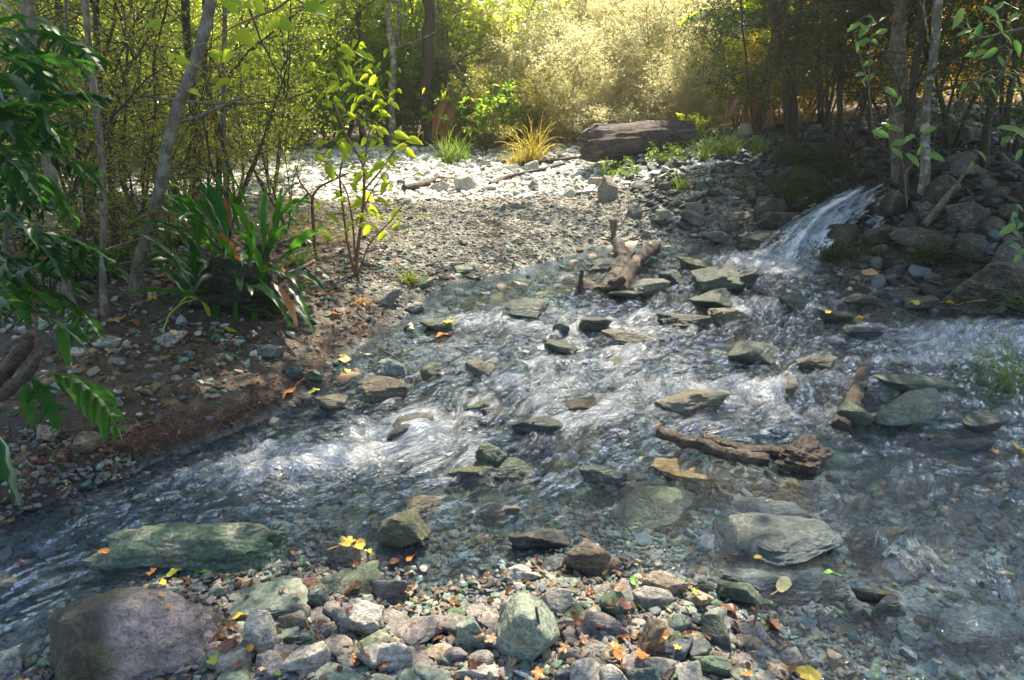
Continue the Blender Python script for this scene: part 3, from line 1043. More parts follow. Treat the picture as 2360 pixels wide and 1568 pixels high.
    (1390, 1090, 120, 50, 'teal', 'wet teal rock left of the golden slab', None, 'd', dict(wet=.9)),
    (1010, 745, 84, 36, 'green', 'green rock near the left waterline above the riffle', None, 'd', dict(wet=.8)),
    (1290, 800, 90, 36, 'teal', 'low teal rock between the lone wedge and the awash slab', None, 'd', dict(wet=.9)),
    (1880, 830, 96, 44, 'tan', 'tan rock in the current right of the overrun teal rock', None, 'd', dict(wet=.9)),
    (1985, 690, 80, 34, 'teal', 'teal rock near the right bank below the falls', None, 'd', dict(wet=.9)),
    (1150, 1160, 110, 60, 'tan', 'brownish boulder under moving water right of the olive block', None, 's', dict(wet=.8)),
    (1090, 1070, 110, 60, 'olive', 'sunken olive rock at the right end of the white water', None, 's', dict(wet=.8, lift=.02)),
    (70, 1330, 140, 60, 'tan', 'orange-tan rock under water at the left edge', 'orange-tan sunken rock', 's', dict(wet=.5)),
    (15, 1530, 70, 80, 'pale', 'pale stone cut by the left edge in front of the mauve boulder', None, 'd', {}),
    # left bank
    (245, 790, 64, 36, 'pale green', 'pale green stone on the soil of the left bank', 'pale bank stone', 'd', {}),
    (386, 778, 86, 40, 'pale', 'flat cream stone with a dark underside on the left bank', 'flat cream bank stone', 'd', dict(sharp=24)),
    (612, 808, 86, 38, 'slate', 'flat slate stone near the edge of the left bank', 'slate bank stone', 'd', {}),
    (682, 858, 44, 34, 'teal', 'small dark green stone, left of a pair at the waterline', 'waterline stone pair', 'd', dict(wet=.4)),
    (722, 870, 48, 40, 'green', 'small green stone under a leaf, right of a pair at the waterline', None, 'd', dict(wet=.4)),
    (108, 1000, 48, 44, 'tan', 'tan stone high on the dark left bank', None, 'd', {}),
    (205, 1015, 70, 56, 'brown', 'brown stone sunk in the dark soil of the left bank', 'brown bank stone', 'd', {}),
    (890, 682, 66, 46, 'grey', 'grey stone beneath the hanging grass tuft', 'grey tuft stone', 'd', {}),
    (955, 705, 48, 28, 'pale', 'pale stone at the waterline right of the hanging grass', None, 'd', dict(wet=.3)),
    (965, 650, 60, 26, 'green', 'flat green stone by the leafy grass tuft', None, 'd', {}),
    (1075, 618, 58, 22, 'pale green', 'pale flat stone at the far waterline', None, 'd', {}),
    # gravel flat and right banks
    (1402, 432, 48, 62, 'pale', 'upright pale boulder on the gravel below the big log', 'upright pale gravel boulder', 'd', {}),
    (1075, 420, 52, 40, 'white', 'sunlit white boulder by the fallen sticks', 'sunlit white boulder', 'd', {}),
    (1015, 430, 60, 28, 'white', 'sunlit flat white rock on the gravel', None, 'd', {}),
    (1670, 302, 44, 28, 'grey', 'grey boulder at the foot of the dead fern', 'grey fern boulder', 'd', {}),
    (1728, 302, 60, 34, 'pale', 'pale boulder in front of the dead fern', None, 'd', {}),
    (1530, 495, 50, 30, 'pale', 'pale stone on the slope above the forked driftwood', 'slope stone', 'd', {}),
    (1460, 488, 40, 34, 'slate', 'slate stone low on the slope above the forked driftwood', None, 'd', {}),
    (1745, 548, 90, 40, 'teal', 'dark teal rock at the foot of the undercut bank', 'undercut bank rock', 'd', dict(wet=.6)),
    (1785, 505, 90, 52, 'dark', 'black wet rock left of the main fall', 'black fall rock', 'd', dict(wet=.9)),
    (1772, 468, 84, 44, 'dark', 'black angular rock higher on the undercut bank', None, 'd', dict(wet=.7)),
    (1842, 462, 70, 40, 'dark', 'black rock at the upper left lip of the fall', None, 'd', dict(wet=.9)),
    (1948, 545, 74, 60, 'dark', 'black rock splitting the main fall from the thin one', 'splitting rock', 'd', dict(wet=.9)),
    (1925, 585, 60, 34, 'dark', 'dark rock at the right foot of the main fall', None, 'd', dict(wet=.9)),
    (2062, 470, 84, 56, 'dark', 'dark rock right of the thin fall', None, 'd', dict(wet=.8)),
    (2040, 540, 90, 50, 'dark', 'dark wet rock below the thin fall', None, 'd', dict(wet=.8)),
    (1600, 500, 60, 34, 'slate', 'slate block in the undercut bank above the olive rock', None, 'd', {}),
    (1690, 505, 80, 36, 'dark', 'dark slab in the undercut bank left of the black fall rock', None, 'd', dict(wet=.3)),
    (1650, 545, 60, 26, 'slate', 'low slate block at the shore beneath the undercut bank', None, 'd', dict(wet=.4)),
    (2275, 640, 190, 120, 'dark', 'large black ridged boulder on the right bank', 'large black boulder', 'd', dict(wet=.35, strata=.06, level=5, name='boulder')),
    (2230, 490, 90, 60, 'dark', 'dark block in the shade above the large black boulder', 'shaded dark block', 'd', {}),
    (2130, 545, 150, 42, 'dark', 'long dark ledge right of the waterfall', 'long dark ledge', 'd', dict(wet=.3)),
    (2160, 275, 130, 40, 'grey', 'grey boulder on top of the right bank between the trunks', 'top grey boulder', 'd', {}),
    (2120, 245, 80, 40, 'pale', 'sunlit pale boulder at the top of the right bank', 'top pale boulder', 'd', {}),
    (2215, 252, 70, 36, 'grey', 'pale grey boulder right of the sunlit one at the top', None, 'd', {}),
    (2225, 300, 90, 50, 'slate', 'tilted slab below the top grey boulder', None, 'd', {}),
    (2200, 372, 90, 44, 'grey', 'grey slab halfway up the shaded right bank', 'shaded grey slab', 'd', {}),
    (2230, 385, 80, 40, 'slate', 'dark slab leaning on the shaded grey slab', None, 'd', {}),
    (2010, 640, 60, 30, 'teal', 'small teal rock under the tan leaf on the right bank', None, 'd', dict(wet=.5)),
    (2120, 695, 110, 34, 'slate', 'low wet rock at the right waterline', None, 'd', dict(wet=.7)),
]
for i, (px, py, w, h, col, lab, short, mode, kw) in enumerate(HERO):
    add_rock(px, py, w, h, col, lab, short, mode, **dict(dict(planes=9, sharp=20, noise=.08, tilt=R(i).uniform(-.22, .22)), **kw))

# smaller stones, individually, filling the bar and the banks
ZONES = [  # polygon (looked-at pixels), number, size range in metres, colours, wet, place phrase
    ([(500, 1390), (700, 1400), (960, 1430), (1100, 1400), (1330, 1360), (1580, 1370), (1800, 1500), (1860, 1568), (480, 1568)], 84, (.066, .128),
     ['grey', 'mauve', 'tan', 'pale', 'pale green', 'green', 'mauve', 'grey', 'slate'], .0, 'on the pebble bar'),
    ([(1000, 1330), (1180, 1290), (1560, 1290), (1700, 1360), (1950, 1480), (2000, 1568), (1860, 1568), (1600, 1400)], 16, (.03, .07),
     ['slate', 'teal', 'blue-grey', 'tan', 'brown', 'green'], .7, 'in the wet edge'),
    ([(420, 680), (700, 640), (960, 600), (900, 690), (760, 800), (560, 880), (150, 980), (180, 780)], 18, (.03, .07),
     ['grey', 'tan', 'pale', 'green', 'slate', 'brown'], .0, 'on the left bank'),
    ([(660, 400), (1340, 380), (1440, 480), (1100, 480), (700, 440)], 14, (.10, .24), ['white', 'pale', 'grey', 'white'], .0, 'on the sunlit gravel'),
    ([(1380, 470), (1560, 400), (1760, 380), (1860, 460), (1800, 560), (1460, 550)], 14, (.07, .20), ['slate', 'grey', 'teal', 'blue-grey', 'pale'], .0, 'on the mound slope'),
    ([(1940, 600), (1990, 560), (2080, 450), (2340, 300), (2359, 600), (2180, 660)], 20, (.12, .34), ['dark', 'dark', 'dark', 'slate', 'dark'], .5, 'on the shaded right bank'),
    ([(1050, 700), (1400, 600), (1900, 700), (2000, 1000), (1500, 1200), (1050, 1050)], 16, (.08, .20), ['teal', 'green', 'olive', 'tan', 'slate', 'brown'], .8, 'in mid stream'),
    ([(1900, 1080), (2350, 1050), (2350, 1560), (2000, 1500)], 4, (.04, .12), ['slate', 'teal', 'tan', 'blue-grey', 'brown'], .6, 'in the dark shallows'),
]


def inpoly(x, y, poly):
    c = False
    n = len(poly)
    for i in range(n):
        x1, y1 = poly[i]
        x2, y2 = poly[(i + 1) % n]
        if (y1 > y) != (y2 > y) and x < (x2 - x1) * (y - y1) / (y2 - y1) + x1:
            c = not c
    return c


NH = len(ROCKS)
rng = R(42)
NZ = {}
for zi, (poly, num, (s0, s1), cols, wet, phrase) in enumerate(ZONES):
    made = 0
    tries = 0
    P_ = np.array(poly)
    lo, hi = P_.min(0), P_.max(0)
    while made < num and tries < 6000:
        tries += 1
        px, py = rng.uniform(lo[0], hi[0]), rng.uniform(lo[1], hi[1])
        if not inpoly(px, py, poly):
            continue
        p = hit(px, py, True)
        s = s0 * (s1 / s0) ** rng.rand() ** (1.3 if zi else .8)
        ok = all((p[0] - r[0]) ** 2 + (p[1] - r[1]) ** 2 > (s * .36 + r[2] * .64) ** 2 for r in ROCKS)
        if not ok:
            continue
        dist = p[1] / ray(px, py)[1]
        w = s * FPX / KX / dist
        col = cols[rng.randint(len(cols))]
        asp = rng.uniform(.55, .95)
        sunk = zi in (6, 7) and rng.rand() < .7
        o = add_rock(px, py, w, w * asp, col, None, None, 's' if sunk else 'd', seed=rng.randint(9999), wet=wet, depth=rng.uniform(.6, 1), sharp=rng.choice([8, 12, 18]),
                     level=3, planes=10, tilt=rng.uniform(-.3, .3), lift=-.01 if sunk else 0, flat=zi < 3)
        NZ[o.name] = (phrase, s / s1)
        made += 1
    print('zone', phrase, made, tries)
print('ROCKS', NH, len(ROCKS))
anchors = [r for r in ROCKS[:NH] if r[3]]
seen = {}
for r in ROCKS[NH:]:
    a = sorted(anchors, key=lambda q: (q[0] - r[0]) ** 2 + (q[1] - r[1]) ** 2)[0]
    dx, dy = r[5] - a[5], r[6] - a[6]
    rel = ('right of' if dx > 0 else 'left of') if abs(dx) > abs(dy) else ('in front of' if dy > 0 else 'behind')
    phrase, sz = NZ[r[4].name]
    size = 'small' if sz < .62 else 'medium'
    seen.setdefault((size, r[7], rel, a[3], phrase), []).append((math.hypot(dx, dy), r))
ORD = ['nearest', 'second nearest', 'third nearest', 'fourth nearest', 'fifth nearest', 'sixth nearest', 'seventh nearest', 'eighth nearest']
for (size, col, rel, sh, phrase), lst in seen.items():
    lst.sort(key=lambda q: q[0])
    for k, (_, r) in enumerate(lst):
        lab = f'{size} {col} stone {phrase}, {rel} the {sh}'
        if len(lst) > 1:
            lab = f'{ORD[min(k, 7)]} {size} {col} stone {rel} the {sh}'
        tag(r[4], lab, 'rock', 'stones ' + phrase)

# ------------------------------------------------------------------ ground sheet


def axis(segs):
    out = []
    for a, b, s in segs:
        out.append(np.arange(a, b, s))
    return np.concatenate(out + [[segs[-1][1]]])


gx = axis([(-70, -12, 4), (-12, -5, .3), (-5, -3.4, .08), (-3.4, 4.4, .03), (4.4, 7, .08), (7, 14, .3), (14, 70, 4)])
gy = axis([(-50, -4, 4), (-4, 1, .3), (1, 8.4, .03), (8.4, 14, .08), (14, 22, .3), (22, 120, 4)])
GX, GY = np.meshgrid(gx, gy)
GZ = ground(GX, GY)
GZ = GZ + np.where(GY > 32, (GY - 32) * .02, 0)
nx, ny = len(gx), len(gy)
idx = np.arange(nx * ny).reshape(ny, nx)
mb = MB()
mb.add(np.stack([GX.ravel(), GY.ravel(), GZ.ravel()], 1), np.stack([idx[:-1, :-1], idx[:-1, 1:], idx[1:, 1:], idx[1:, :-1]], -1).reshape(-1, 4))
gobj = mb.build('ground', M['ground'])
tag(gobj, 'stony soil ground of the stream banks and bed', None, None, 'structure')


def soilmask(x, y):
    """1 on earthy forest floor, 0 on stream gravel"""
    d = dlev(x, y)
    left = np.clip((-(x) - .55 - .10 * (y - 3)) / .8, 0, 1) * np.clip((d + .01) / .05, 0, 1) * np.clip((7.6 - y) / 1.5, 0, 1)
    right = np.clip((x - 2.2) / .6, 0, 1) * np.clip((d + .01) / .1, 0, 1) * np.clip((y - 3.2) / .6, 0, 1)
    far = np.clip((y - 13) / 2, 0, 1)
    return np.maximum(np.maximum(left, right * .8), far)


a_ = gobj.data.attributes.new('soil', 'FLOAT', 'POINT')
a_.data.foreach_set('value', soilmask(GX, GY).ravel().astype(np.float32))
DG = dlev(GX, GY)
shade_damp = np.clip((GX - 1.7 - .12 * (GY - 5)) / .7, 0, 1) * np.clip((GY - 2.5) / 1.5, 0, 1) * np.clip((11.5 - GY) / 2, 0, 1)  # right bank: shrub shade painted in as darker soil
shade_damp = np.maximum(shade_damp, np.clip((.10 - DG) / .06, 0, 1) * (DG > -.02) * (GX < 0) * (GY > 2.2))
a_ = gobj.data.attributes.new('shade_damp', 'FLOAT', 'POINT')
a_.data.foreach_set('value', shade_damp.ravel().astype(np.float32))

# ------------------------------------------------------------------ gravel: uncountable small stones
stone_lib = []
for s in range(14):
    P, f = rock_shape(500 + s, 2, 6, 22, .05, .02)
    stone_lib.append((P, f))
stone_xs = []
for s in range(14):
    stone_xs.append(rock_shape(900 + s, 0, 4, 12, .10, .03))
stone_lo = []
for s in range(14):
    P, f = rock_shape(700 + s, 1, 6, 30, .06, .03)
    stone_lo.append((P, f))


def scatter(name, label, pts, size, cols, flat=.5, lib=stone_lib, dark=1.0, seed=1, embed=.25, cat='gravel'):
    rng = R(seed)
    n = len(pts)
    which = rng.randint(len(lib), size=n)
    ang = rng.uniform(0, 6.28, n)
    fl = rng.uniform(flat * .6, flat * 1.4, n)
    asp = rng.uniform(.55, 1, n)
    tx, ty = rng.normal(0, .22, n), rng.normal(0, .22, n)
    cols = np.array(cols)
    cc = cols[rng.randint(len(cols), size=n)] * rng.uniform(.75, 1.25, (n, 1)) * dark
    mb = MB()
    colr = []
    for k, (P, f) in enumerate(lib):
        m = np.nonzero(which == k)[0]
        if not len(m):
            continue
        S = np.stack([size[m], size[m] * asp[m], size[m] * fl[m]], 1) / 2
        V = P[None] * S[:, None]
        V[..., 2] += V[..., 0] * tx[m, None] + V[..., 1] * ty[m, None]
        c, s = np.cos(ang[m])[:, None], np.sin(ang[m])[:, None]
        X = V[..., 0] * c - V[..., 1] * s
        Y = V[..., 0] * s + V[..., 1] * c
        V = np.stack([X + pts[m, 0, None], Y + pts[m, 1, None], V[..., 2] + pts[m, 2, None] + (S[:, 2] * (1 - 2 * embed))[:, None]], -1)
        kf = (f[None] + (np.arange(len(m)) * len(P))[:, None, None]).reshape(-1, 3)
        mb.add(V.reshape(-1, 3), None, kf)
        colr.append(np.repeat(cc[m], len(P), 0))
    o = mb.build(name, M['gravel'], None, lib is stone_lib)
    C = np.concatenate(colr)
    C = np.hstack([C, np.ones((len(C), 1))]).astype(np.float32)
    a = o.data.attributes.new('tint', 'FLOAT_COLOR', 'POINT')
    a.data.foreach_set('color', C.ravel())
    tag(o, label, cat, None, 'stuff')
    return o


def pal(*k):
    return [PAL[q] for q in k]


def rand_ground(n, x0, x1, y0, y1, cond, seed):
    rng = R(seed)
    x, y = rng.uniform(x0, x1, n), rng.uniform(y0, y1, n)
    vis = np.abs(x) < y * .80 + .7
    x, y = x[vis], y[vis]
    d = dlev(x, y)
    k = cond(x, y, d, rng)
    x, y = x[k], y[k]
    return np.stack([x, y, ground(x, y)], 1)


rng = R(5)
P_ = rand_ground(30000, -2.2, 3.0, 1.0, 3.1, lambda x, y, d, r: (d > -.075) & (y < 2.75), 11)
scatter('gravel', 'small mixed pebbles filling the gaps of the near bar', P_, rng.uniform(.010, .036, len(P_)) ** 1.0, pal('grey', 'mauve', 'tan', 'brown', 'green', 'slate', 'brown', 'pale green', 'dark'), .55, seed=2, dark=.75)
P_ = rand_ground(34000, -4, 5.4, 1.5, 7, lambda x, y, d, r: (d < -.025), 12)
scatter('stream_gravel', 'sunken gravel and cobbles of the stream bed', P_, rng.gamma(1.5, .022, len(P_)).clip(.012, .11) * np.where(P_[:, 1] < 2.6, .7, 1.0), pal('teal', 'green', 'olive', 'teal', 'tan', 'brown', 'grey', 'blue-grey', 'brown', 'slate'), .5, lib=stone_lo, seed=3, dark=1.15)
rr = R(77)
P_ = rand_ground(700, -1.6, 1.7, 1.05, 2.5, lambda x, y, d, r: (d > -.02), 21)
scatter('cobbles', 'lesser cobbles packed between the larger stones of the near bar', P_, rr.uniform(.022, .044, len(P_)), pal('grey', 'mauve', 'tan', 'pale', 'green', 'slate', 'brown', 'pale green', 'grey', 'mauve'), .55, seed=8, dark=1.0, embed=.2)
P_ = rand_ground(1500, -4, 5.4, 1.6, 6.8, lambda x, y, d, r: (d < -.02) & (r.rand(len(x)) < .6), 22)
P_[:, 2] -= .01
scatter('stream_cobbles', 'rounded cobbles and small boulders sunk in the stream bed', P_, rr.gamma(4, .026, len(P_)).clip(.05, .2) * np.where(P_[:, 1] < 2.6, .6, 1), pal('teal', 'green', 'tan', 'brown', 'grey', 'blue-grey', 'slate', 'mauve', 'ochre', 'tan'), .42, seed=9, dark=1.45, embed=.3)
P_ = rand_ground(90000, -5, 5, 5.2, 8.8, lambda x, y, d, r: (d > 0) & (soilmask(x, y) < .5), 13)
scatter('flat_gravel', 'fine slaty gravel of the flat between stream and trees', P_, rng.gamma(2.0, .010, len(P_)).clip(.012, .09), pal('pale green', 'grey', 'brown', 'slate', 'tan', 'grey', 'brown'), .32, lib=stone_xs, seed=4)
P_ = rand_ground(34000, -8, 6, 8.4, 13.6, lambda x, y, d, r: (d > 0) & (x < 3.0), 14)
scatter('pale_gravel', 'sunlit pale stones of the dry channel below the trees', P_, rng.gamma(2.0, .026, len(P_)).clip(.02, .2), pal('white', 'pale', 'white', 'white'), .38, lib=stone_xs, seed=5)
P_ = rand_ground(9000, -4.2, .4, 2.4, 6.2, lambda x, y, d, r: (d > .0) & (r.rand(len(x)) < .25 + .6 * (n2(x, y, .5, 2, 9) > 0)), 15)
scatter('bank_gravel', 'small stones scattered in the soil of the left bank', P_, rng.gamma(2.3, .011, len(P_)).clip(.01, .06), pal('grey', 'tan', 'pale', 'green', 'brown', 'slate', 'pale green'), .6, lib=stone_lo, seed=6, dark=.85)
P_ = rand_ground(11000, 1.4, 9, 4.6, 12, lambda x, y, d, r: (d > .02), 16)
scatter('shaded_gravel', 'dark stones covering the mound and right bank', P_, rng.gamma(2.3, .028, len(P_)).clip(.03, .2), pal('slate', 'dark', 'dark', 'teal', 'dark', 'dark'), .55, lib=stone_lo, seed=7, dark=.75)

# ------------------------------------------------------------------ water
wx = axis([(-9, -3.2, .07), (-3.2, 4.6, .016), (4.6, 8, .06)])
wy = axis([(.2, 1.3, .06), (1.3, 5.0, .014), (5.0, 7.1, .022)])
WX, WY = np.meshgrid(wx, wy)
FA = math.radians(222)
fdx, fdy = math.cos(FA), math.sin(FA)
# the flow turns: from the waterfall towards the lower left, more sideways near the camera
tw = np.clip((3.2 - WY) / 2, 0, 1) * .35 + .25 * n2(WX, WY, 1.6, 2, 21)
FS = WX * fdx + WY * fdy
FT = -WX * fdy + WY * fdx
FS2 = FS + .22 * n2(WX, WY, .9, 2, 22)
FT2 = FT + .22 * n2(WX, WY, .9, 2, 23) + tw * .4
D_ = dlev(WX, WY)
dep = np.clip(-D_ / .12, 0, 1)


def spot(px, py, rx, ry):
    x, y = hit_level(px, py, 0)
    return np.exp(-(((WX - x) / rx) ** 2 + ((WY - y) / ry) ** 2))


foam = np.zeros_like(WX)
for px, py, rx, ry, k in [
    (960, 985, .35, .22, 1.0), (850, 1030, .45, .22, 1.0), (650, 1060, .5, .2, .95), (450, 1090, .5, .16, .8), (250, 1150, .5, .16, .6), (80, 1200, .5, .2, .5), (750, 1130, .4, .14, .6), (980, 1090, .2, .16, .6),
    (1850, 598, .55, .34, 2.3), (1780, 620, .5, .25, .9), (1900, 645, .35, .14, .8), (1700, 600, .5, .2, .55),
    (2250, 790, .55, .22, 1.5), (2370, 770, .6, .28, 1.8), (2120, 830, .5, .12, 1.0), (1960, 880, .3, .10, .6), (1700, 900, .3, .2, .5),
    (1090, 740, .35, .14, .6), (1330, 760, .4, .12, .6), (1000, 800, .3, .2, .5), (860, 850, .25, .2, .6), (800, 900, .25, .2, .5),
    (1760, 700, .4, .14, .6), (1500, 640, .6, .2, .45), (1300, 640, .5, .2, .5), (1850, 960, .3, .16, .7), (1680, 1000, .3, .14, .4), (1000, 1180, .15, .12, .5),
    (1400, 850, 1.2, .6, .55), (1500, 720, 1.2, .5, .55), (1250, 900, .9, .5, .45), (1300, 1050, .6, .3, .3), (1150, 720, .6, .4, .5),  # broad midstream foam, raised so its white also stands in for sparkle
]:
    foam += k * spot(px, py, rx, ry)
foam = np.minimum(foam * np.where((WX < .1) & (WY < 3.8), .62, .92), 1.25)
rough = .30 + .9 * dep * np.clip(spot(1250, 850, 1.6, 1.3) + spot(700, 1080, 1.0, .4) + spot(1700, 700, 1.5, 1.0) + spot(2200, 800, .8, .5) + .25, 0, 1)
rough *= 1 - .4 * np.clip(spot(2100, 1350, 1.1, .8) * 1.5, 0, 1)
amp = rough * (.35 + .65 * dep)


def aniso(a, b, octv, seed):
    return fbm(np.stack([FS2.ravel() / a, FT2.ravel() / b, np.full(FS2.size, .5)], 1), octv, seed).reshape(FS2.shape)


WZ = w0(WX, WY)
WZ = WZ + amp * (.030 * aniso(.34, .15, 2, 31) + .015 * aniso(.13, .06, 2, 33) + .006 * aniso(.05, .022, 2, 36))
ridge = 1 - np.abs(aniso(.22, .10, 2, 38))
WZ = WZ + amp * .010 * np.clip(ridge - .6, 0, 1) / .4
WZ += np.clip(foam, 0, 1) * (.026 * aniso(.12, .07, 3, 40) + .01)
WZ += .05 * spot(1862, 588, .22, .16) + .05 * spot(2330, 760, .5, .22) + .03 * spot(1810, 900, .16, .10)
for (x, y, rx, ry, a) in HUMPS:
    e = np.exp(-(((WX - x) / (rx * 1.0)) ** 2 + ((WY - y) / (ry * 1.1)) ** 2))
    WZ += a * e
    xd, yd = x + fdx * rx * 1.1, y + fdy * rx * 1.1
    e2 = np.exp(-(((WX - xd) / (rx * .7)) ** 2 + ((WY - yd) / (rx * .7)) ** 2))
    WZ -= a * .8 * e2
    if y > 2.1:
        foam += .35 * e2
for r in ROCKS:
    x, y, rad = r[0], r[1], r[2]
    if dlev(np.array([x]), np.array([y]))[0] < -.03 and y > 2.6 and rad > .05:
        e = np.exp(-(((WX - x) ** 2 + (WY - y) ** 2) / (rad * 1.25) ** 2))
        foam += .32 * e
        up = np.exp(-(((WX - x + fdx * rad) ** 2 + (WY - y + fdy * rad) ** 2) / (rad * .7) ** 2))
        WZ += .012 * up
        dn = np.exp(-(((WX - x - fdx * rad * 1.2) ** 2 + (WY - y - fdy * rad * 1.2) ** 2) / (rad * .8) ** 2))
        WZ -= .012 * dn
foam = np.minimum(foam, 1.3) * (.5 + .5 * dep)
sel = dlev(WX, WY) < .06
nxw, nyw = len(wx), len(wy)
idx = np.arange(nxw * nyw).reshape(nyw, nxw)
q = np.stack([idx[:-1, :-1], idx[:-1, 1:], idx[1:, 1:], idx[1:, :-1]], -1).reshape(-1, 4)
q = q[sel.ravel()[q].any(1)]
mb = MB()
mb.add(np.stack([WX.ravel(), WY.ravel(), WZ.ravel()], 1), q)
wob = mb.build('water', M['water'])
tag(wob, 'clear broken water of the rushing mountain stream', None, None, 'structure')
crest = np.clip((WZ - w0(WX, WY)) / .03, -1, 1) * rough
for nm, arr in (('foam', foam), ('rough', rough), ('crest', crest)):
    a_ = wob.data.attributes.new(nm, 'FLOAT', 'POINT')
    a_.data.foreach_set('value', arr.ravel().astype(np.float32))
a_ = wob.data.attributes.new('flow', 'FLOAT_VECTOR', 'POINT')
a_.data.foreach_set('vector', np.stack([FS2.ravel(), FT2.ravel(), WZ.ravel()], 1).astype(np.float32).ravel())


def cascade(name, label, path, seed, n=70, m=40, bul=.05):
    """path: (px, py, y, width px). A sheet of broken falling water following the rock behind it"""
    rng = R(seed)
    C = np.array([at(a, b, c) for a, b, c, w in path])
    Wd = np.array([w * pxm(c) for a, b, c, w in path])
    tt = np.linspace(0, len(path) - 1, n)
    base = np.stack([np.interp(tt, range(len(path)), C[:, k]) for k in range(3)], 1)
    wd = np.interp(tt, range(len(path)), Wd)
    s = np.linspace(-1, 1, m)
    S, T = np.meshgrid(s, np.linspace(0, 1, n))
    X = base[:, 0][:, None] + S * wd[:, None] / 2
    Y = base[:, 1][:, None] + .12 * S ** 2 * 0 + .06 * np.abs(S) ** 3 + .35 * S * wd[:, None] / 2
    Z = np.repeat(base[:, 2][:, None], m, 1) - .05 * np.abs(S) ** 3
    nz = fbm(np.stack([T.ravel() * 3, S.ravel() * 4, np.full(T.size, seed)], 1), 4, seed).reshape(T.shape)
    n3_ = fbm(np.stack([T.ravel() * 14, S.ravel() * 9, np.full(T.size, seed)], 1), 3, seed + 4).reshape(T.shape)
    lob = np.abs(pnoise(np.stack([T.ravel() * 2.2, S.ravel() * 3.2, np.full(T.size, seed + .5)], 1), 2)).reshape(T.shape)
    Y = Y - (.13 * nz + bul + .035 * n3_ + .16 * lob)
    Z = Z + .07 * nz + .03 * n3_
    X = X + .06 * nz + .02 * n3_
    idx = np.arange(n * m).reshape(n, m)
    mb = MB()
    mb.add(np.stack([X.ravel(), Y.ravel(), Z.ravel()], 1), np.stack([idx[:-1, :-1], idx[:-1, 1:], idx[1:, 1:], idx[1:, :-1]], -1).reshape(-1, 4))
    o = mb.build(name, M['foam'])
    a = o.data.attributes.new('foam', 'FLOAT', 'POINT')
    a.data.foreach_set('value', ((1 - np.abs(S) ** 3) * (1 - .6 * np.clip(.12 - T, 0, .12) / .12)).ravel().astype(np.float32))
    a = o.data.attributes.new('flow', 'FLOAT_VECTOR', 'POINT')
    a.data.foreach_set('vector', np.stack([T.ravel() * 2.6, S.ravel() * 1.1, nz.ravel() * .2], 1).astype(np.float32).ravel())
    tag(o, label, None, None, 'structure')
    return o


cascade('waterfall', 'white main fall tumbling between the dark banks', [(1985, 425, 7.3, 110), (1950, 455, 6.92, 170), (1905, 490, 6.75, 200), (1872, 535, 6.5, 220), (1860, 592, 6.25, 270)], 3, 130, 70)
cascade('waterfall', 'left lobe of the main fall spreading over dark rock', [(1920, 462, 6.95, 80), (1870, 500, 6.8, 90), (1832, 540, 6.6, 100), (1815, 588, 6.35, 140)], 6, 110, 50)
cascade('waterfall', 'thin second fall right of the main one behind twigs', [(2035, 440, 7.2, 44), (2022, 475, 6.9, 50), (2010, 520, 6.65, 50), (1975, 570, 6.35, 60)], 9, 110, 40)
rng = R(33)
mb = MB()
v_, f_ = ICO[0]
for (px, py, sx_, sy_, yy, nn) in [(1860, 565, 42, 18, 6.35, 300), (1895, 510, 24, 20, 6.75, 160), (1835, 560, 16, 14, 6.5, 90), (2005, 520, 10, 20, 6.5, 60), (1840, 594, 60, 8, 6.2, 260)]:
    for k in range(nn):
        c = at(px + rng.normal() * sx_, py + rng.normal() * sy_, yy - rng.rand() * .2)
        if c[2] < w0(0, c[1]):
            continue
        mb.add(c + v_ * rng.uniform(.001, .0035) * [1, 1, 1.6], None, f_)
o = mb.build('spray', M['white_water'])
tag(o, 'white spray and droplets thrown up around the fall', 'spray', None, 'stuff')
0 and cascade('cascade', 'pale rush of water entering from the right edge', [(2420, 700, 4.75, 190), (2330, 745, 4.45, 150), (2230, 790, 4.2, 120)], 12, bul=.03)

# ------------------------------------------------------------------ vegetation builders


def poly(rng, p, d, length, n, wander=.15, lift=0.0):
    pts = [np.array(p, float)]
    d = unit(d)
    for i in range(n):
        d = unit(d + rng.normal(size=3) * wander + np.array([0, 0, lift]))
        pts.append(pts[-1] + d * length / n)
    return np.array(pts)


def along(pts, t):
    """points and tangents of a polyline at t in 0..1"""
    t = np.asarray(t) * (len(pts) - 1)
    i = np.minimum(t.astype(int), len(pts) - 2)
    f = (t - i)[:, None]
    return pts[i] * (1 - f) + pts[i + 1] * f, unit(pts[i + 1] - pts[i])


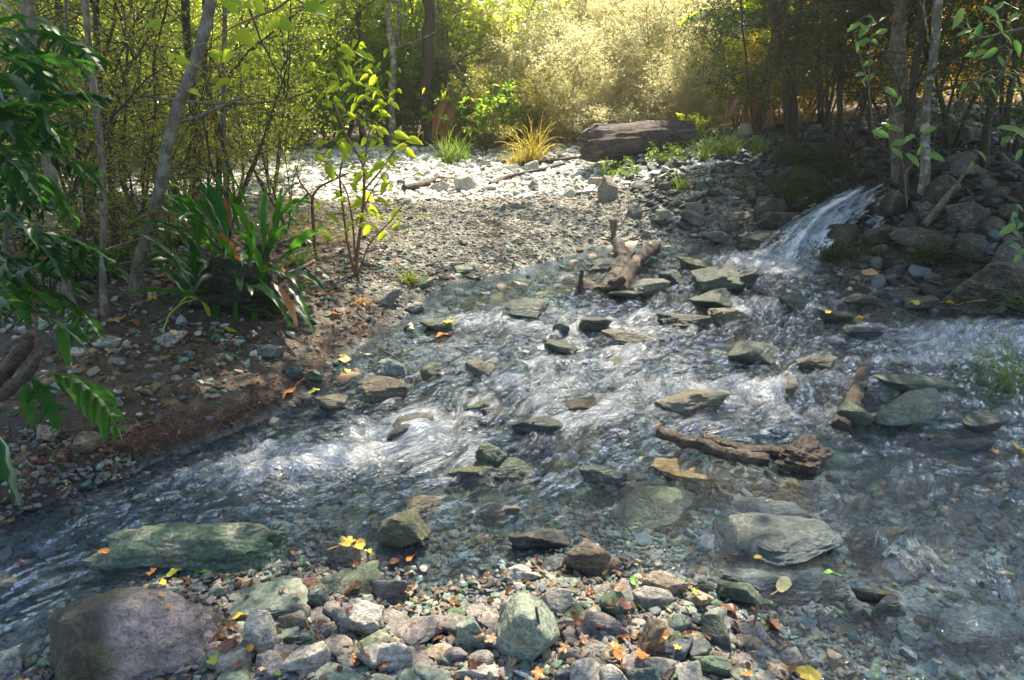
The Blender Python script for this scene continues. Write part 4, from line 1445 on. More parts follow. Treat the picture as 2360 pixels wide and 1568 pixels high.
def shrub_mesh(seed, H=3.5, stems=5, spread=.35, nb=14, lb=1.1, upb=.5, nt=16, lt=.35, ns=4, ls=.12, nl=6, L=.03, W=.01, t0=.15, r=.03, droop=0., shape=RH, zmin=None, wander=.12, scat=.5):
    rng = R(seed)
    wood, leaf = MB(), MB()
    TA, TB = [], []
    for k in range(stems):
        a = k / stems * 6.28 + rng.uniform(-.5, .5)
        d = np.array([math.cos(a) * spread, math.sin(a) * spread, 1.0])
        st = poly(rng, np.array([math.cos(a), math.sin(a), 0]) * spread * .15, d, H * rng.uniform(.75, 1.05), 9, wander, .02)
        tube(wood, st, np.linspace(r, r * .25, len(st)) * rng.uniform(.7, 1.2), 6)
        for j in range(nb):
            t = t0 + (1 - t0) * (j + rng.rand()) / nb
            p, tg = along(st, np.array([min(t, .999)]))
            aa = rng.uniform(0, 6.28)
            bd = unit(np.array([math.cos(aa), math.sin(aa), upb * rng.uniform(.3, 1.5)]) + tg[0] * .3)
            ln = lb * rng.uniform(.5, 1.2) * (1.15 - .6 * t)
            bp = poly(rng, p[0], bd, ln, 6, wander * 1.3, -droop)
            tube(wood, bp, np.linspace(r * .3, r * .08, len(bp)), 4, False)
            q, qt = along(bp, rng.uniform(.1, .999, nt))
            td = unit(qt * .7 + rdir(rng, nt) * .8 + np.array([0, 0, .15 - droop]))
            TA.append(q)
            TB.append(q + td * lt * rng.uniform(.4, 1.1, (nt, 1)))
    TA, TB = np.concatenate(TA), np.concatenate(TB)
    sticks(wood, TA, TB, r * .07, r * .03)
    n = len(TA)
    k = np.repeat(np.arange(n), ns)
    f = rng.uniform(.15, 1, len(k))[:, None]
    SA = TA[k] * (1 - f) + TB[k] * f
    SD = unit(unit(TB[k] - TA[k]) * .8 + rdir(rng, len(k)) * .8)
    SL = ls * rng.uniform(.4, 1.2, (len(k), 1))
    SB = SA + SD * SL
    sticks(wood, SA, SB, r * .03, r * .018)
    k2 = np.repeat(np.arange(len(SA)), nl)
    f = rng.uniform(.05, 1.05, len(k2))[:, None]
    P = SA[k2] * (1 - f) + SB[k2] * f
    D = unit(SD[k2] * .8 + rdir(rng, len(k2)) * scat * 2)
    N = unit(rdir(rng, len(k2)) + np.array([0, 0, .8]))
    s = rng.uniform(.6, 1.2, len(k2))
    if zmin is not None:
        m = P[:, 2] > zmin
        P, D, N, s, k2 = P[m], D[m], N[m], s[m], k2[m]
    var = np.clip(rng.rand(len(P)) * .6 + rng.rand(n)[k[k2]] * .4, 0, 1)
    leaves(leaf, P, D, N, L * s, W * s, shape, var)
    return wood, leaf


class Shrub:
    def __init__(s, wood, leaf, wmat, lmat, lname='foliage', wname='stem'):
        s.w = wood.mesh(wname)
        s.l = leaf.mesh(lname)
        s.w.materials.append(wmat)
        s.l.materials.append(lmat)
        s.names = (wname, lname)

    def place(s, name, label, cat, loc, rz=0, sc=1.0, group=None, lmat=None):
        e = empty(name, loc)
        e.rotation_euler = (0, 0, rz)
        e.scale = (sc, sc, sc) if not hasattr(sc, '__len__') else sc
        tag(e, label, cat, group)
        for nm, me in zip(s.names, (s.w, s.l)):
            o = bpy.data.objects.new(nm, me)
            COL.objects.link(o)
            o.parent = e
            if lmat is not None and nm == s.names[1]:
                o.material_slots[0].link = 'OBJECT'
                o.material_slots[0].material = lmat
        return e


def gnd(px, py):
    return hit(px, py)


def xy_at(px, y):
    """ground point under the vertical through pixel column px at distance y"""
    x = (px * KX - 512) / FPX * (y / ray(px, 330)[1])
    return np.array([x, y, G(x, y)])


# ------------------------------------------------------------------ trunks, each a tree; their unseen shade crowns meet over the stream
TREES = []


def trunk(name, label, path, width, bark='bark', y0=None, dy=0.0, top=7.0, lean=None, sides=10, shade_crown=True, cat='tree', group=None, twigs=6, seed=None, rough=.12, cut=False):
    """path: looked-at pixels from the foot upward"""
    seed = seed or int(path[0][0])
    rng = R(seed)
    if y0 is None:
        y0 = gnd(*path[0])[1]
    pts = [at(px, py, y0 + dy * i / max(1, len(path) - 1)) for i, (px, py) in enumerate(path)]
    g = G(pts[0][0], pts[0][1])
    pts[0][2] = g
    foot = pts[0] - np.array([0, 0, .1])
    pts = [foot] + pts
    if not cut:
        d = unit(pts[-1] - pts[-2]) * .4 + np.array([0, 0, .8])
        if lean is not None:
            d = d + np.array(lean)
        while pts[-1][2] < top:
            d = unit(d + rng.normal(size=3) * .06)
            pts.append(pts[-1] + d * .5)
    pts = np.array(pts)
    # resample smoothly
    s = np.concatenate([[0], np.cumsum(np.linalg.norm(np.diff(pts, axis=0), axis=1))])
    u = np.linspace(0, s[-1], max(8, int(s[-1] / .12)))
    pts = np.stack([np.interp(u, s, pts[:, k]) for k in range(3)], 1)
    for _ in range(3):
        pts[1:-1] = (pts[:-2] + pts[1:-1] * 2 + pts[2:]) / 4
    pts += .5 * width * pxm(y0) * np.stack([pnoise(np.stack([u * 1.5, u * 0 + seed, u * 0 + k], 1)) for k in range(3)], 1) * [[1, 1, 0]]
    rad = width * pxm(y0) / 2
    rr = rad * (1.0 - .45 * np.linspace(0, 1, len(u))) + rad * .6 * np.exp(-u / .12)
    e = empty(name, foot)
    mb = MB()
    tube(mb, pts, rr, sides, True, rough, seed)
    mb.build('trunk', M[bark], e, loc=foot)
    tag(e, label, cat, group)
    if twigs:
        for k in range(twigs):
            mb = MB()
            t = rng.uniform(.1, .6)
            p, tg = along(pts, np.array([t]))
            a = rng.uniform(0, 6.28)
            b = poly(rng, p[0], np.array([math.cos(a), math.sin(a) * .6, rng.uniform(-.1, .6)]), rng.uniform(.4, 1.3), 8, .22, .0)
            tube(mb, b, np.linspace(rad * .25, rad * .07, len(b)), 5, False)
            for j in range(5):
                p, tg = along(b, rng.uniform(.2, .95, 1))
                c = poly(rng, p[0], tg[0] + rdir(rng, 1)[0] * .8, rng.uniform(.15, .5), 4, .25)
                tube(mb, c, np.linspace(rad * .08, rad * .03, len(c)), 4, False)
            mb.build('branch', M[bark], e, loc=foot)
    if shade_crown:
        TREES.append((pts[-1], pts, e, foot, label, bark, rad))
    return e


trunk('tree', 'leaning brown trunk left of the fern clump, bending right as it rises', [(305, 680), (340, 540), (372, 430), (395, 280), (435, 180), (470, 80), (492, 0)], 25)
trunk('tree', 'slender straight grey stem between the two thick left trunks', [(236, 725), (240, 560), (236, 420), (222, 260), (208, 120), (198, 0)], 14)
trunk('tree', 'thick brown trunk at the left edge behind the dark ferns', [(160, 715), (140, 580), (118, 400), (98, 250), (72, 120), (52, 0)], 28)
trunk('tree', 'thin crooked stem just left of the leaning brown trunk', [(262, 560), (258, 420), (240, 300), (228, 180), (222, 60), (224, 0)], 14, 'darkbark', shade_crown=False, top=5)
trunk('tree', 'dark stem with a bend behind the slender grey stem', [(215, 520), (196, 430), (172, 300), (158, 200), (142, 90), (135, 0)], 14, 'darkbark')
trunk('tree', 'upright dark double stem right of the leaning brown trunk', [(455, 470), (452, 340), (444, 220), (436, 110), (428, 0)], 18, 'darkbark', y0=6.5)
trunk('tree', 'straight thin stem near the top of the leaning trunk', [(520, 470), (514, 340), (515, 200), (518, 90), (520, 0)], 10, 'bark', y0=6.0)
trunk('tree', 'curved dark stem right of the fern clump', [(495, 450), (505, 330), (490, 240), (470, 170), (478, 80), (470, 0)], 13, 'darkbark', y0=6.8, shade_crown=False, top=5)
trunk('tree', 'thick dark trunk rising behind the gravel left of the feathery bush', [(990, 375), (985, 260), (986, 130), (984, 0)], 27, 'darkbark', y0=13.6, top=8)
trunk('tree', 'pale trunk carrying the orange track marker', [(903, 385), (902, 300), (905, 200), (900, 90), (902, 0)], 17, 'palebark', y0=13.4, top=8)
trunk('tree', 'slim pale trunk just right of the marked one', [(936, 380), (932, 290), (926, 190), (918, 90), (914, 0)], 11, 'palebark', y0=13.8, top=7, shade_crown=False)
trunk('tree', 'slim dark trunk behind the yellow-green sapling', [(838, 385), (832, 300), (826, 230), (822, 140), (826, 0)], 12, 'darkbark', y0=13.5, top=7)
trunk('tree', 'thin stem leaning left behind the sapling', [(852, 385), (842, 320), (815, 230), (800, 130), (790, 0)], 8, 'bark', y0=13.3, top=6, shade_crown=False)
trunk('tree', 'smooth thin trunk right of the thick dark one', [(1040, 360), (1036, 260), (1028, 150), (1020, 60), (1010, 0)], 9, 'bark', y0=13.9, top=7, shade_crown=False)
trunk('tree', 'twisting dark trunk on the mound right of the feathery bush', [(1828, 325), (1815, 240), (1802, 150), (1788, 80), (1782, 0)], 21, 'darkbark', y0=9.0)
trunk('tree', 'thin partner stem crossing right of the twisting dark trunk', [(1838, 325), (1832, 240), (1826, 165), (1836, 90), (1842, 0)], 10, 'darkbark', y0=8.9, shade_crown=False, top=5)
trunk('tree', 'straight thin dark trunk between mound and main right trunk', [(1930, 390), (1936, 270), (1940, 150), (1934, 60), (1932, 0)], 13, 'darkbark', y0=8.2)
trunk('tree', 'thickest grey trunk of the right bank, ringed bark', [(2068, 430), (2062, 320), (2070, 200), (2074, 100), (2082, 0)], 32, 'bark', y0=7.4)
trunk('tree', 'mossy stem close right of the thickest right trunk', [(2082, 470), (2090, 330), (2104, 200), (2116, 90), (2124, 0)], 17, 'darkbark', y0=7.0)
trunk('tree', 'pale lichened stem leaning right on the right bank', [(2118, 480), (2125, 360), (2142, 220), (2152, 110), (2162, 0)], 19, 'palebark', y0=6.8)
trunk('tree', 'dark trunk near the right edge above the dark block', [(2268, 420), (2276, 300), (2290, 180), (2300, 80), (2306, 0)], 17, 'darkbark', y0=7.2)
trunk('tree', 'thin dark stem second from the right edge', [(2302, 400), (2306, 260), (2312, 120), (2318, 0)], 9, 'darkbark', y0=7.6, shade_crown=False, top=5)
trunk('tree', 'slim shaded stem between the thin dark trunk and the thickest one', [(2012, 400), (2008, 300), (2000, 190), (2002, 80), (2000, 0)], 9, 'darkbark', y0=8.6, shade_crown=False, top=5)

# ------------------------------------------------------------------ unseen overhead canopy, shaped to set the shade, hung on the trunks above
SH = SUNV[:2] / SUNV[2]


def sun_shadow(P):
    """where a point's shadow lands on the sloping stream plane"""
    z = P[:, 2]
    x, y = P[:, 0].copy(), P[:, 1].copy()
    for _ in range(4):
        h = z - (w0(x, y) + .1)
        x, y = P[:, 0] - SH[0] * h, P[:, 1] - SH[1] * h
    return x, y


def in_gap(P, soft=0.0):
    x, y = sun_shadow(P)
    n = .5 * n2(x, y, .8, 3, 51)
    a = (y + n * .8 > 8.0 - .12 * x) & (y < 15.5) & (x + n > -6.5) & (x + n < 1.9 + (y > 10.6) * 3.4)
    # flecks of sun let through: many over the stream, few over the banks
    mid_ = np.exp(-(((x - .3) / 2.3) ** 4 + ((y - 5.0) / 2.7) ** 4))
    near = np.exp(-(((x - .2) / 2.0) ** 4 + ((y - 1.9) / .9) ** 4))
    thr = .42 - .62 * mid_ - .30 * near
    thr = thr + .5 * (x > 2.3 + .25 * (y - 5)) + .35 * (x < -.75 - .22 * (y - 3))
    f = n2(x, y, .22, 2, 77) > thr
    return a | f


rng = R(99)
nC = 2300
hh = rng.uniform(4.2, 8.0, nC)
tx, ty = rng.uniform(-7.5, 7.5, nC), rng.uniform(-1.0, 10.5, nC)
CC = np.stack([tx + SH[0] * hh, ty + SH[1] * hh, hh + w0(tx, ty)], 1)
CC = CC[~in_gap(CC)]
nB = 620  # extra unseen leaf clumps added to deepen shade on both banks
hh = rng.uniform(3.6, 5.5, nB)
tx = np.where(rng.rand(nB) < .68, rng.uniform(2.0, 7, nB), rng.uniform(-4.5, -1.2, nB))
ty = np.where(tx > 0, rng.uniform(3.2, 9.5, nB), rng.uniform(2.4, 5.5, nB))
tx = tx + np.where(tx > 0, .28 * (ty - 5), -.22 * (ty - 3))
C2 = np.stack([tx + SH[0] * hh, ty + SH[1] * hh, hh + w0(tx, ty)], 1)
C2 = C2[(C2[:, 2] > CAMZ + .30 * C2[:, 1]) | (C2[:, 0] > 3)]
C2 = C2[~in_gap(C2)]
CC = np.vstack([CC, C2])
TOP = np.array([t[0] for t in TREES])
own = np.argmin(((CC[:, None, :2] - TOP[None, :, :2]) ** 2).sum(-1), 1)
for k, (tp, pts, e, foot, label, bark, rad) in enumerate(TREES):
    c = CC[own == k]
    if not len(c):
        continue
    r_ = R(300 + k)
    wood, leaf = MB(), MB()
    # limbs reach a few hubs, twigs reach each clump
    nh = max(3, len(c) // 14)
    hubs = c[r_.choice(len(c), min(nh, len(c)), False)] - [0, 0, .2]
    for h in hubs:
        s0 = tp - (tp - pts[len(pts) * 3 // 4]) * r_.rand()
        mid_ = (s0 + h) / 2 + r_.normal(size=3) * .25 + [0, 0, .3]
        tt = np.linspace(0, 1, 10)[:, None]
        b = s0 * (1 - tt) ** 2 + 2 * mid_ * tt * (1 - tt) + h * tt ** 2
        tube(wood, b, np.linspace(rad * .45, .008, 10), 5, False)
    nearest = hubs[np.argmin(((c[:, None] - hubs[None]) ** 2).sum(-1), 1)]
    sticks(wood, nearest, c, .008, .004)
    nl = 46
    P = np.repeat(c, nl, 0) + r_.normal(size=(len(c) * nl, 3)) * [.26, .26, .16]
    keep = ~in_gap(P)
    P = P[keep]
    leaves(leaf, P, rdir(r_, len(P)), unit(rdir(r_, len(P)) + [0, 0, 1.2]), r_.uniform(.07, .13, len(P)), r_.uniform(.04, .075, len(P)), RH, r_.rand(len(P)))
    cr = leaf.build('shade_crown', M['mid'] if k % 3 else M['olive'], e, loc=foot)
    wood.build('limb', M[bark], e, loc=foot)

# ------------------------------------------------------------------ far wood, one mass
rng = R(123)
leafm = {'lime': MB(), 'gold': MB(), 'mid': MB()}
nF = 2000
fx, fy = rng.uniform(-24, 24, nF), rng.uniform(17, 27, nF)
fz = ground(fx, fy, False) + rng.uniform(.0, 5.0, nF) * (.5 + .5 * rng.rand(nF))
for nm, m in (('gold', (fx > 2 + rng.normal(size=nF) * 3)), ('lime', (fx <= 2) & (rng.rand(nF) < .7))):
    pass
goldm = fx > 3.5 + rng.normal(size=nF) * 2.5
limem = ~goldm & (rng.rand(nF) < .65)
for nm, m in (('gold', goldm), ('lime', limem), ('mid', ~goldm & ~limem)):
    c = np.stack([fx[m], fy[m], fz[m]], 1)
    P = np.repeat(c, 42, 0) + rng.normal(size=(len(c) * 42, 3)) * [.55, .55, .45]
    leaves(leafm[nm], P, rdir(rng, len(P)), unit(rdir(rng, len(P)) + [0, -.4, .5]), rng.uniform(.10, .20, len(P)), rng.uniform(.07, .13, len(P)), RH, rng.rand(len(P)))
    o = leafm[nm].build('far_wood', M[nm])
    tag(o, {'gold': 'golden autumn wood far behind the right bank', 'lime': 'bright lime green wood far behind the gravel', 'mid': 'greener parts of the far wood behind the gravel'}[nm], 'wood', None, 'stuff')

# ------------------------------------------------------------------ shrubs and young trees
twiggy = [Shrub(*shrub_mesh(10 + i, H=3.6, stems=5, spread=.30, nb=12, lb=1.15, upb=.35, nt=9, lt=.42, ns=3, ls=.15, nl=5, L=.03, W=.017, r=.022, droop=.03, t0=.08), M['darkbark'], M['olive']) for i in range(2)]
lime = [Shrub(*shrub_mesh(20 + i, H=4.0, stems=4, spread=.28, nb=14, lb=1.5, upb=.3, nt=12, lt=.5, ns=3, ls=.2, nl=5, L=.10, W=.06, r=.035, t0=.08), M['bark'], M['lime']) for i in range(2)]
feather = [Shrub(*shrub_mesh(30 + i, H=3.2, stems=9, spread=.75, nb=11, lb=1.1, upb=.8, nt=12, lt=.45, ns=5, ls=.2, nl=8, L=.055, W=.016, r=.026, droop=.03, t0=.06), M['palewig'], M['feather']) for i in range(2)]
darks = [Shrub(*shrub_mesh(40 + i, H=4.6, stems=4, spread=.26, nb=16, lb=1.5, upb=.15, nt=15, lt=.45, ns=4, ls=.18, nl=7, L=.040, W=.020, r=.026, droop=.06, t0=.2), M['darkbark'], M['dark']) for i in range(2)]
low = [Shrub(*shrub_mesh(50 + i, H=.62, stems=9, spread=1.3, nb=6, lb=.42, upb=.1, nt=9, lt=.2, ns=3, ls=.08, nl=8, L=.030, W=.017, r=.005, droop=.14, t0=.05, wander=.3), M['darkbark'], M['dark']) for i in range(4)]
broadl = [Shrub(*shrub_mesh(60 + i, H=1.5, stems=7, spread=.5, nb=7, lb=.4, upb=.5, nt=5, lt=.18, ns=2, ls=.1, nl=3, L=.11, W=.06, r=.012, t0=.15, shape=OV), M['twig'], M['mid']) for i in range(1)]

GT = 'twiggy shrubs of the left bank'
for i, (px, y, sc, lab) in enumerate([
    (20, 5.0, .85, 'twiggy olive shrub at the left edge behind the dark ferns'),
    (150, 6.0, .9, 'twiggy olive shrub between the thick left trunk and the slender stem'),
    (290, 6.6, .95, 'twiggy olive shrub behind the leaning brown trunk'),
    (400, 7.6, 1.0, 'tall twiggy shrub left of the dark double stem'),
    (520, 7.8, .95, 'twiggy shrub with dark stems above the fern clump'),
    (610, 8.6, .85, 'yellowish twiggy shrub overhanging the left end of the gravel'),
    (70, 8.5, 1.1, 'tall twiggy shrub deep behind the left trunks'),
    (230, 9.5, 1.15, 'deep twiggy shrub seen between the left stems'),
    (360, 10.5, 1.2, 'deep twiggy shrub in front of the lime trees'),
    (480, 5.6, .55, 'low twiggy shrub just behind the fern clump'),
    (90, 4.3, .62, 'low twiggy shrub at the foot of the thick left trunk'),
    (200, 4.6, .40, 'knee-high twiggy shrub at the foot of the slender grey stem'),
    (350, 5.0, .38, 'knee-high twiggy shrub right of the leaning trunk foot'),
    (270, 5.6, .45, 'knee-high twiggy shrub behind the leaning trunk foot'),
    (30, 3.9, .42, 'knee-high twiggy shrub deep in the left edge ferns'),
    (430, 6.6, .55, 'waist-high twiggy shrub behind the left of the fern clump'),
    (640, 6.6, .40, 'small twiggy shrub behind the right of the fern clump'),
]):
    p = xy_at(px, y)
    twiggy[i % 2].place('twiggy_shrub', lab, 'shrub', p, i * 1.7, sc, GT, M['lime'] if i in (3, 5, 7, 8, 4) else None)
GL = 'lime leaved young trees behind the gravel'
for i, (px, y, sc, mt, lab) in enumerate([
    (60, 13.5, 1.0, 'lime', 'lime green tree far behind the left edge'),
    (210, 12.5, 1.0, 'lime', 'lime green tree behind the slender grey stem'),
    (350, 13.5, 1.05, 'lime', 'lime green tree glowing behind the leaning trunk'),
    (500, 12.6, 1.0, 'lime', 'lime green tree above the fern clump, far back'),
    (620, 14.0, 1.1, 'lime', 'brightest lime tree top left of centre'),
    (700, 13.4, .9, 'lime', 'lime tree behind the upper leaves of the sapling'),
    (800, 15.0, 1.1, 'mid', 'green tree behind the slim dark trunk'),
    (900, 15.5, 1.1, 'lime', 'lime tree behind the pale marked trunk'),
    (1010, 15.5, 1.15, 'mid', 'green tree behind the thick dark trunk'),
    (1110, 15.2, 1.1, 'lime', 'lime tree left of the feathery bush'),
    (1220, 17.5, 1.2, 'lime', 'lime tree behind the left of the feathery bush'),
    (1420, 18, 1.2, 'gold', 'golden tree behind the middle of the feathery bush'),
    (1600, 17.5, 1.1, 'gold', 'golden tree at the top right of the feathery bush'),
    (1740, 15, 1.05, 'lime', 'yellow-green tree behind the tree fern'),
    (1850, 14.5, 1.0, 'gold', 'golden tree behind the twisting dark trunk'),
    (1980, 14, 1.0, 'gold', 'golden tree behind the slim shaded stem'),
    (2130, 14.5, 1.0, 'gold', 'golden tree behind the pale lichened stem'),
    (2260, 14, 1.0, 'gold', 'golden tree behind the dark right edge trunk'),
    (2380, 15, 1.0, 'gold', 'golden tree cut by the right edge'),
    (130, 11.5, .5, 'lime', 'low lime bush glowing behind the left stems'),
    (300, 11.2, .5, 'lime', 'low lime bush behind the leaning trunk'),
    (440, 11.5, .5, 'lime', 'low lime bush left of the gravel edge'),
    (570, 12.2, .5, 'lime', 'low lime bush at the far left end of the gravel'),
    (760, 13.0, .45, 'mid', 'low green bush behind the sapling'),
    (880, 13.9, .5, 'mid', 'low green bush at the foot of the marked trunk'),
    (960, 14.3, .55, 'mid', 'low green bush at the foot of the thick dark trunk'),
    (1690, 12.6, .45, 'lime', 'low yellow-green bush left of the dead fern'),
    (1790, 12.3, .45, 'gold', 'low golden bush behind the mound'),
    (1900, 12.0, .5, 'gold', 'low golden bush behind the straight thin trunk'),
    (2040, 11.8, .5, 'gold', 'low golden bush behind the thickest trunk'),
    (2200, 11.8, .5, 'gold', 'low golden bush above the top boulders'),
]):
    lime[i % 2].place('young_tree', lab, 'tree', xy_at(px, y), i * 2.1, sc, GL, M[mt])
GF = 'feathery bushes behind the big log'
for i, (px, y, sc, mt, lab) in enumerate([
    (1130, 12.9, .42, 'olive', 'greener feathery bush at the left, above the grass tufts'),
    (1235, 12.7, .40, 'olive', 'low grey-green feathery bush behind the glowing tussock'),
    (1330, 12.4, .42, 'feather', 'low feathery bush touching the left end of the big log'),
    (1430, 12.6, .50, 'feather', 'feathery bush right behind the left end of the big log'),
    (1530, 12.4, .46, 'feather', 'brightest low feathery bush above the right end of the big log'),
    (1605, 12.2, .40, 'feather', 'low bright feathery bush spreading right beside the log'),
    (1200, 13.9, .68, 'feather', 'middle feathery bush left of the glowing one'),
    (1320, 13.7, .72, 'feather', 'middle feathery bush, pale and arching, left of the tallest'),
    (1450, 13.8, .78, 'feather', 'middle feathery bush glowing straight above the big log'),
    (1560, 13.6, .70, 'feather', 'middle feathery bush at the right of the glow'),
    (1260, 15.2, .95, 'feather', 'tall back feathery bush at the left of the glow'),
    (1390, 15.2, 1.0, 'feather', 'tallest feathery bush, glowing at the top of the picture'),
    (1510, 15.0, .95, 'feather', 'tall back feathery bush at the right of the glow'),
]):
    feather[i % 2].place('feathery_bush', lab, 'bush', xy_at(px, y), i * 1.3, (sc * 1.15, sc * 1.15, sc), GF, M[mt])
GD = 'small leaved dark trees of the right bank'
for i, (px, y, sc, lab) in enumerate([
    (1740, 10.2, .85, 'dark small-leaved tree hanging over the dead fern'),
    (1830, 8.9, .85, 'dark small-leaved tree around the twisting trunk'),
    (1940, 8.0, .8, 'dark small-leaved tree around the straight thin trunk'),
    (2060, 8.6, .9, 'dark small-leaved tree behind the thickest right trunk'),
    (2190, 8.2, .85, 'dark small-leaved tree above the pale top boulders'),
    (2330, 7.6, .9, 'dark small-leaved tree at the right edge'),
    (2400, 5.6, .7, 'nearer dark small-leaved tree cut by the right edge'),
    (1890, 10.5, 1.0, 'dark small-leaved tree deeper behind the mound'),
]):
    darks[i % 2].place('small_leaved_tree', lab, 'tree', xy_at(px, y), i * 1.9, sc, GD)
GC = 'low creeping shrubs of the mound and banks'
for i, (px, py, sc, lab) in enumerate([
    (1800, 455, .6, 'dark creeping shrub hanging over the undercut left of the waterfall'),
    (1865, 440, .6, 'dark creeping shrub right beside the top of the waterfall'),
    (1905, 395, .6, 'dark creeping shrub above the waterfall'),
    (1835, 372, .6, 'creeping shrub at the foot of the twisting trunk'),
    (1650, 352, .5, 'creeping shrub on the mound right of the big log'),
    (1560, 372, .5, 'small creeping shrub under the right end of the big log'),
    (1985, 500, .30, 'creeping shrub between the two falls'),
    (1960, 600, .45, 'spiky creeping shrub reaching over the pool from the right bank'),
    (2170, 600, .45, 'low dark shrub left of the large black boulder'),
    (1430, 400, .45, 'small bright green herb under the big log'),
]):
    low[i % 4].place('creeping_shrub', lab, 'shrub', gnd(px, py), i * 1.3, (sc * 1.1, sc * .8, sc * .85), GC, M['mid'] if 'bright' in lab or 'big log' in lab else None)
for i, (px, y, sc, lab) in enumerate([
    (1120, 12.6, .9, 'broad-leaved green shrub left of the feathery bush'),
    (1200, 12.9, .6, 'low broad-leaved shrub behind the yellow tussock'),
    (1060, 13.0, .6, 'small broad-leaved shrub by the green grass tufts'),
    (660, 12.6, .5, 'broad-leaved shrub at the far left end of the gravel'),
    (1590, 10.6, .34, 'yellow-green herb growing against the big log'),
]):
    broadl[0].place('leafy_shrub', lab, 'shrub', xy_at(px, y), i * 2.2, sc, 'broad leaved shrubs behind the gravel', M['lime'] if i > 2 else None)

# ------------------------------------------------------------------ ferns


def frond_strap(mb, rng, base, d, L, W, droop=.5, lobes=0, n=14, var=.5):
    pts = [np.array(base, float)]
    d = unit(d)
    for i in range(n):
        d = unit(d + np.array([0, 0, -droop / n * (1 + 1.5 * i / n)]))
        pts.append(pts[-1] + d * L / n)
    pts = np.array(pts)
    tg = unit(np.gradient(pts, axis=0))
    side = unit(np.cross(tg, np.array([0, 0, 1.0])) + rng.normal(size=3) * .25)
    nr = np.cross(side, tg)
    u = np.linspace(0, 1, n + 1)
    w = W * np.clip(np.sin(np.pi * np.clip(u * .93 + .05, 0, 1)) ** .6, .06, 1) * (.35 + .65 * np.clip(u * 4, 0, 1))
    w[-1] = 0
    ph = rng.uniform(0, 6)
    wav = .10 * W * np.sin(u * 22 + ph)
    V = np.stack([pts + side * w[:, None] / 2 + nr * (w * .18 + wav)[:, None], pts - nr * (W * .03), pts - side * w[:, None] / 2 + nr * (w * .18 - wav)[:, None]], 1)
    idx = np.arange((n + 1) * 3).reshape(n + 1, 3)
    q = np.concatenate([np.stack([idx[:-1, k], idx[:-1, k + 1], idx[1:, k + 1], idx[1:, k]], 1) for k in (0, 1)])
    mb.add(V.reshape(-1, 3), q, None, var)
    if lobes:
        tt = np.linspace(.22, .86, lobes)
        p, t2 = along(pts, tt)
        for s_ in (1, -1):
            dd = unit(side[0] * s_ + t2 * .55 + rng.normal(size=(lobes, 3)) * .08 - np.array([0, 0, .25]))
            ll = L * .34 * np.sin(np.pi * (tt * .8 + .15)) * rng.uniform(.8, 1.15, lobes)
            leaves(mb, p, dd, np.broadcast_to(nr[0], dd.shape), ll, ll * .26, OV, var)
    return pts


def fern_plant(name, label, specs, mat='fern', seed=1, origin=None, cat='fern', group=None):
    """specs: (base point, direction, length, width, droop, lobes)"""
    rng = R(seed)
    origin = specs[0][0] if origin is None else origin
    e = empty(name, origin)
    tag(e, label, cat, group)
    for b, d, L, W, dr, lo in specs[:100]:
        mb = MB()
        frond_strap(mb, rng, b, d, L, W, dr, lo, var=rng.rand())
        mb.build('frond', M['deadfern' if (mat == 'fern' and seed == 3 and rng.rand() < .09) else mat], e, loc=origin)
    return e


rng = R(71)
g = gnd(540, 690)
specs = []
for k in range(99):
    px, py = rng.uniform(415, 665), rng.uniform(500, 700)
    y = (4.15 if py < 630 else 4.0) + rng.uniform(-.15, .3)
    b = at(px, py, y)
    out = (px - 545) / 120
    up = rng.uniform(.7, 1.6) if py < 630 else rng.uniform(-.5, .8)
    specs.append((b, (out * .6 + rng.normal() * .25, rng.uniform(-.7, .3), up), rng.uniform(.26, .46), rng.uniform(.034, .055), rng.uniform(.3, 1.3), 0))
fern_plant('strap_fern', 'dense clump of upright glossy strap ferns on the mossy stump', specs, 'fern', 3, g)
specs = []
for k in range(70):
    px, py = rng.uniform(-90, 70), rng.uniform(-10, 760)
    y = 2.7 + rng.uniform(-.25, .5)
    b = at(px, py, y)
    specs.append((b, (rng.uniform(.2, 1), rng.uniform(-.6, .5), rng.uniform(-.3, .6)), rng.uniform(.22, .42), .045, rng.uniform(.3, 1.3), rng.choice([0, 5, 6])))
specs.append((at(20, 80, 2.8), (.9, -.1, .2), .42, .05, .8, 7))
specs.append((at(60, 560, 2.8), (1, -.1, .1), .40, .05, .4, 6))
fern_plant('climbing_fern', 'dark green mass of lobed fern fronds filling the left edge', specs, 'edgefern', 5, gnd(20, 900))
fern_plant('fern', 'light green fern with one long drooping toothed frond at lower left', [
    (at(75, 862, 2.62), (1, -.15, .28), .50, .035, 1.5, 8), (at(70, 870, 2.62), (.5, -.3, -.3), .26, .05, 1, 3), (at(60, 880, 2.6), (.2, -.4, -.3), .2, .05, 1, 3)], 'fern', 6, gnd(70, 930))
fern_plant('fern', 'pale forked fern frond bending down onto the flat cream bank stone', [
    (at(458, 690, 3.85), (-.5, -.5, .1), .30, .030, 1.2, 0), (at(455, 692, 3.85), (.5, -.3, .1), .14, .03, 1.6, 0), (at(452, 688, 3.85), (-.3, -.2, .2), .10, .03, 1.0, 0)], 'sapling', 7, gnd(458, 720))
fern_plant('fern', 'small dark fern with a hanging blade by the pale bank stone', [
    (at(135, 745, 3.0), (.4, -.5, -.1), .24, .05, 1.8, 0), (at(130, 750, 3.0), (.9, -.2, .2), .22, .04, 1.0, 4), (at(100, 700, 3.0), (.9, -.2, .1), .34, .04, .9, 6)], 'fern', 8, gnd(130, 800))
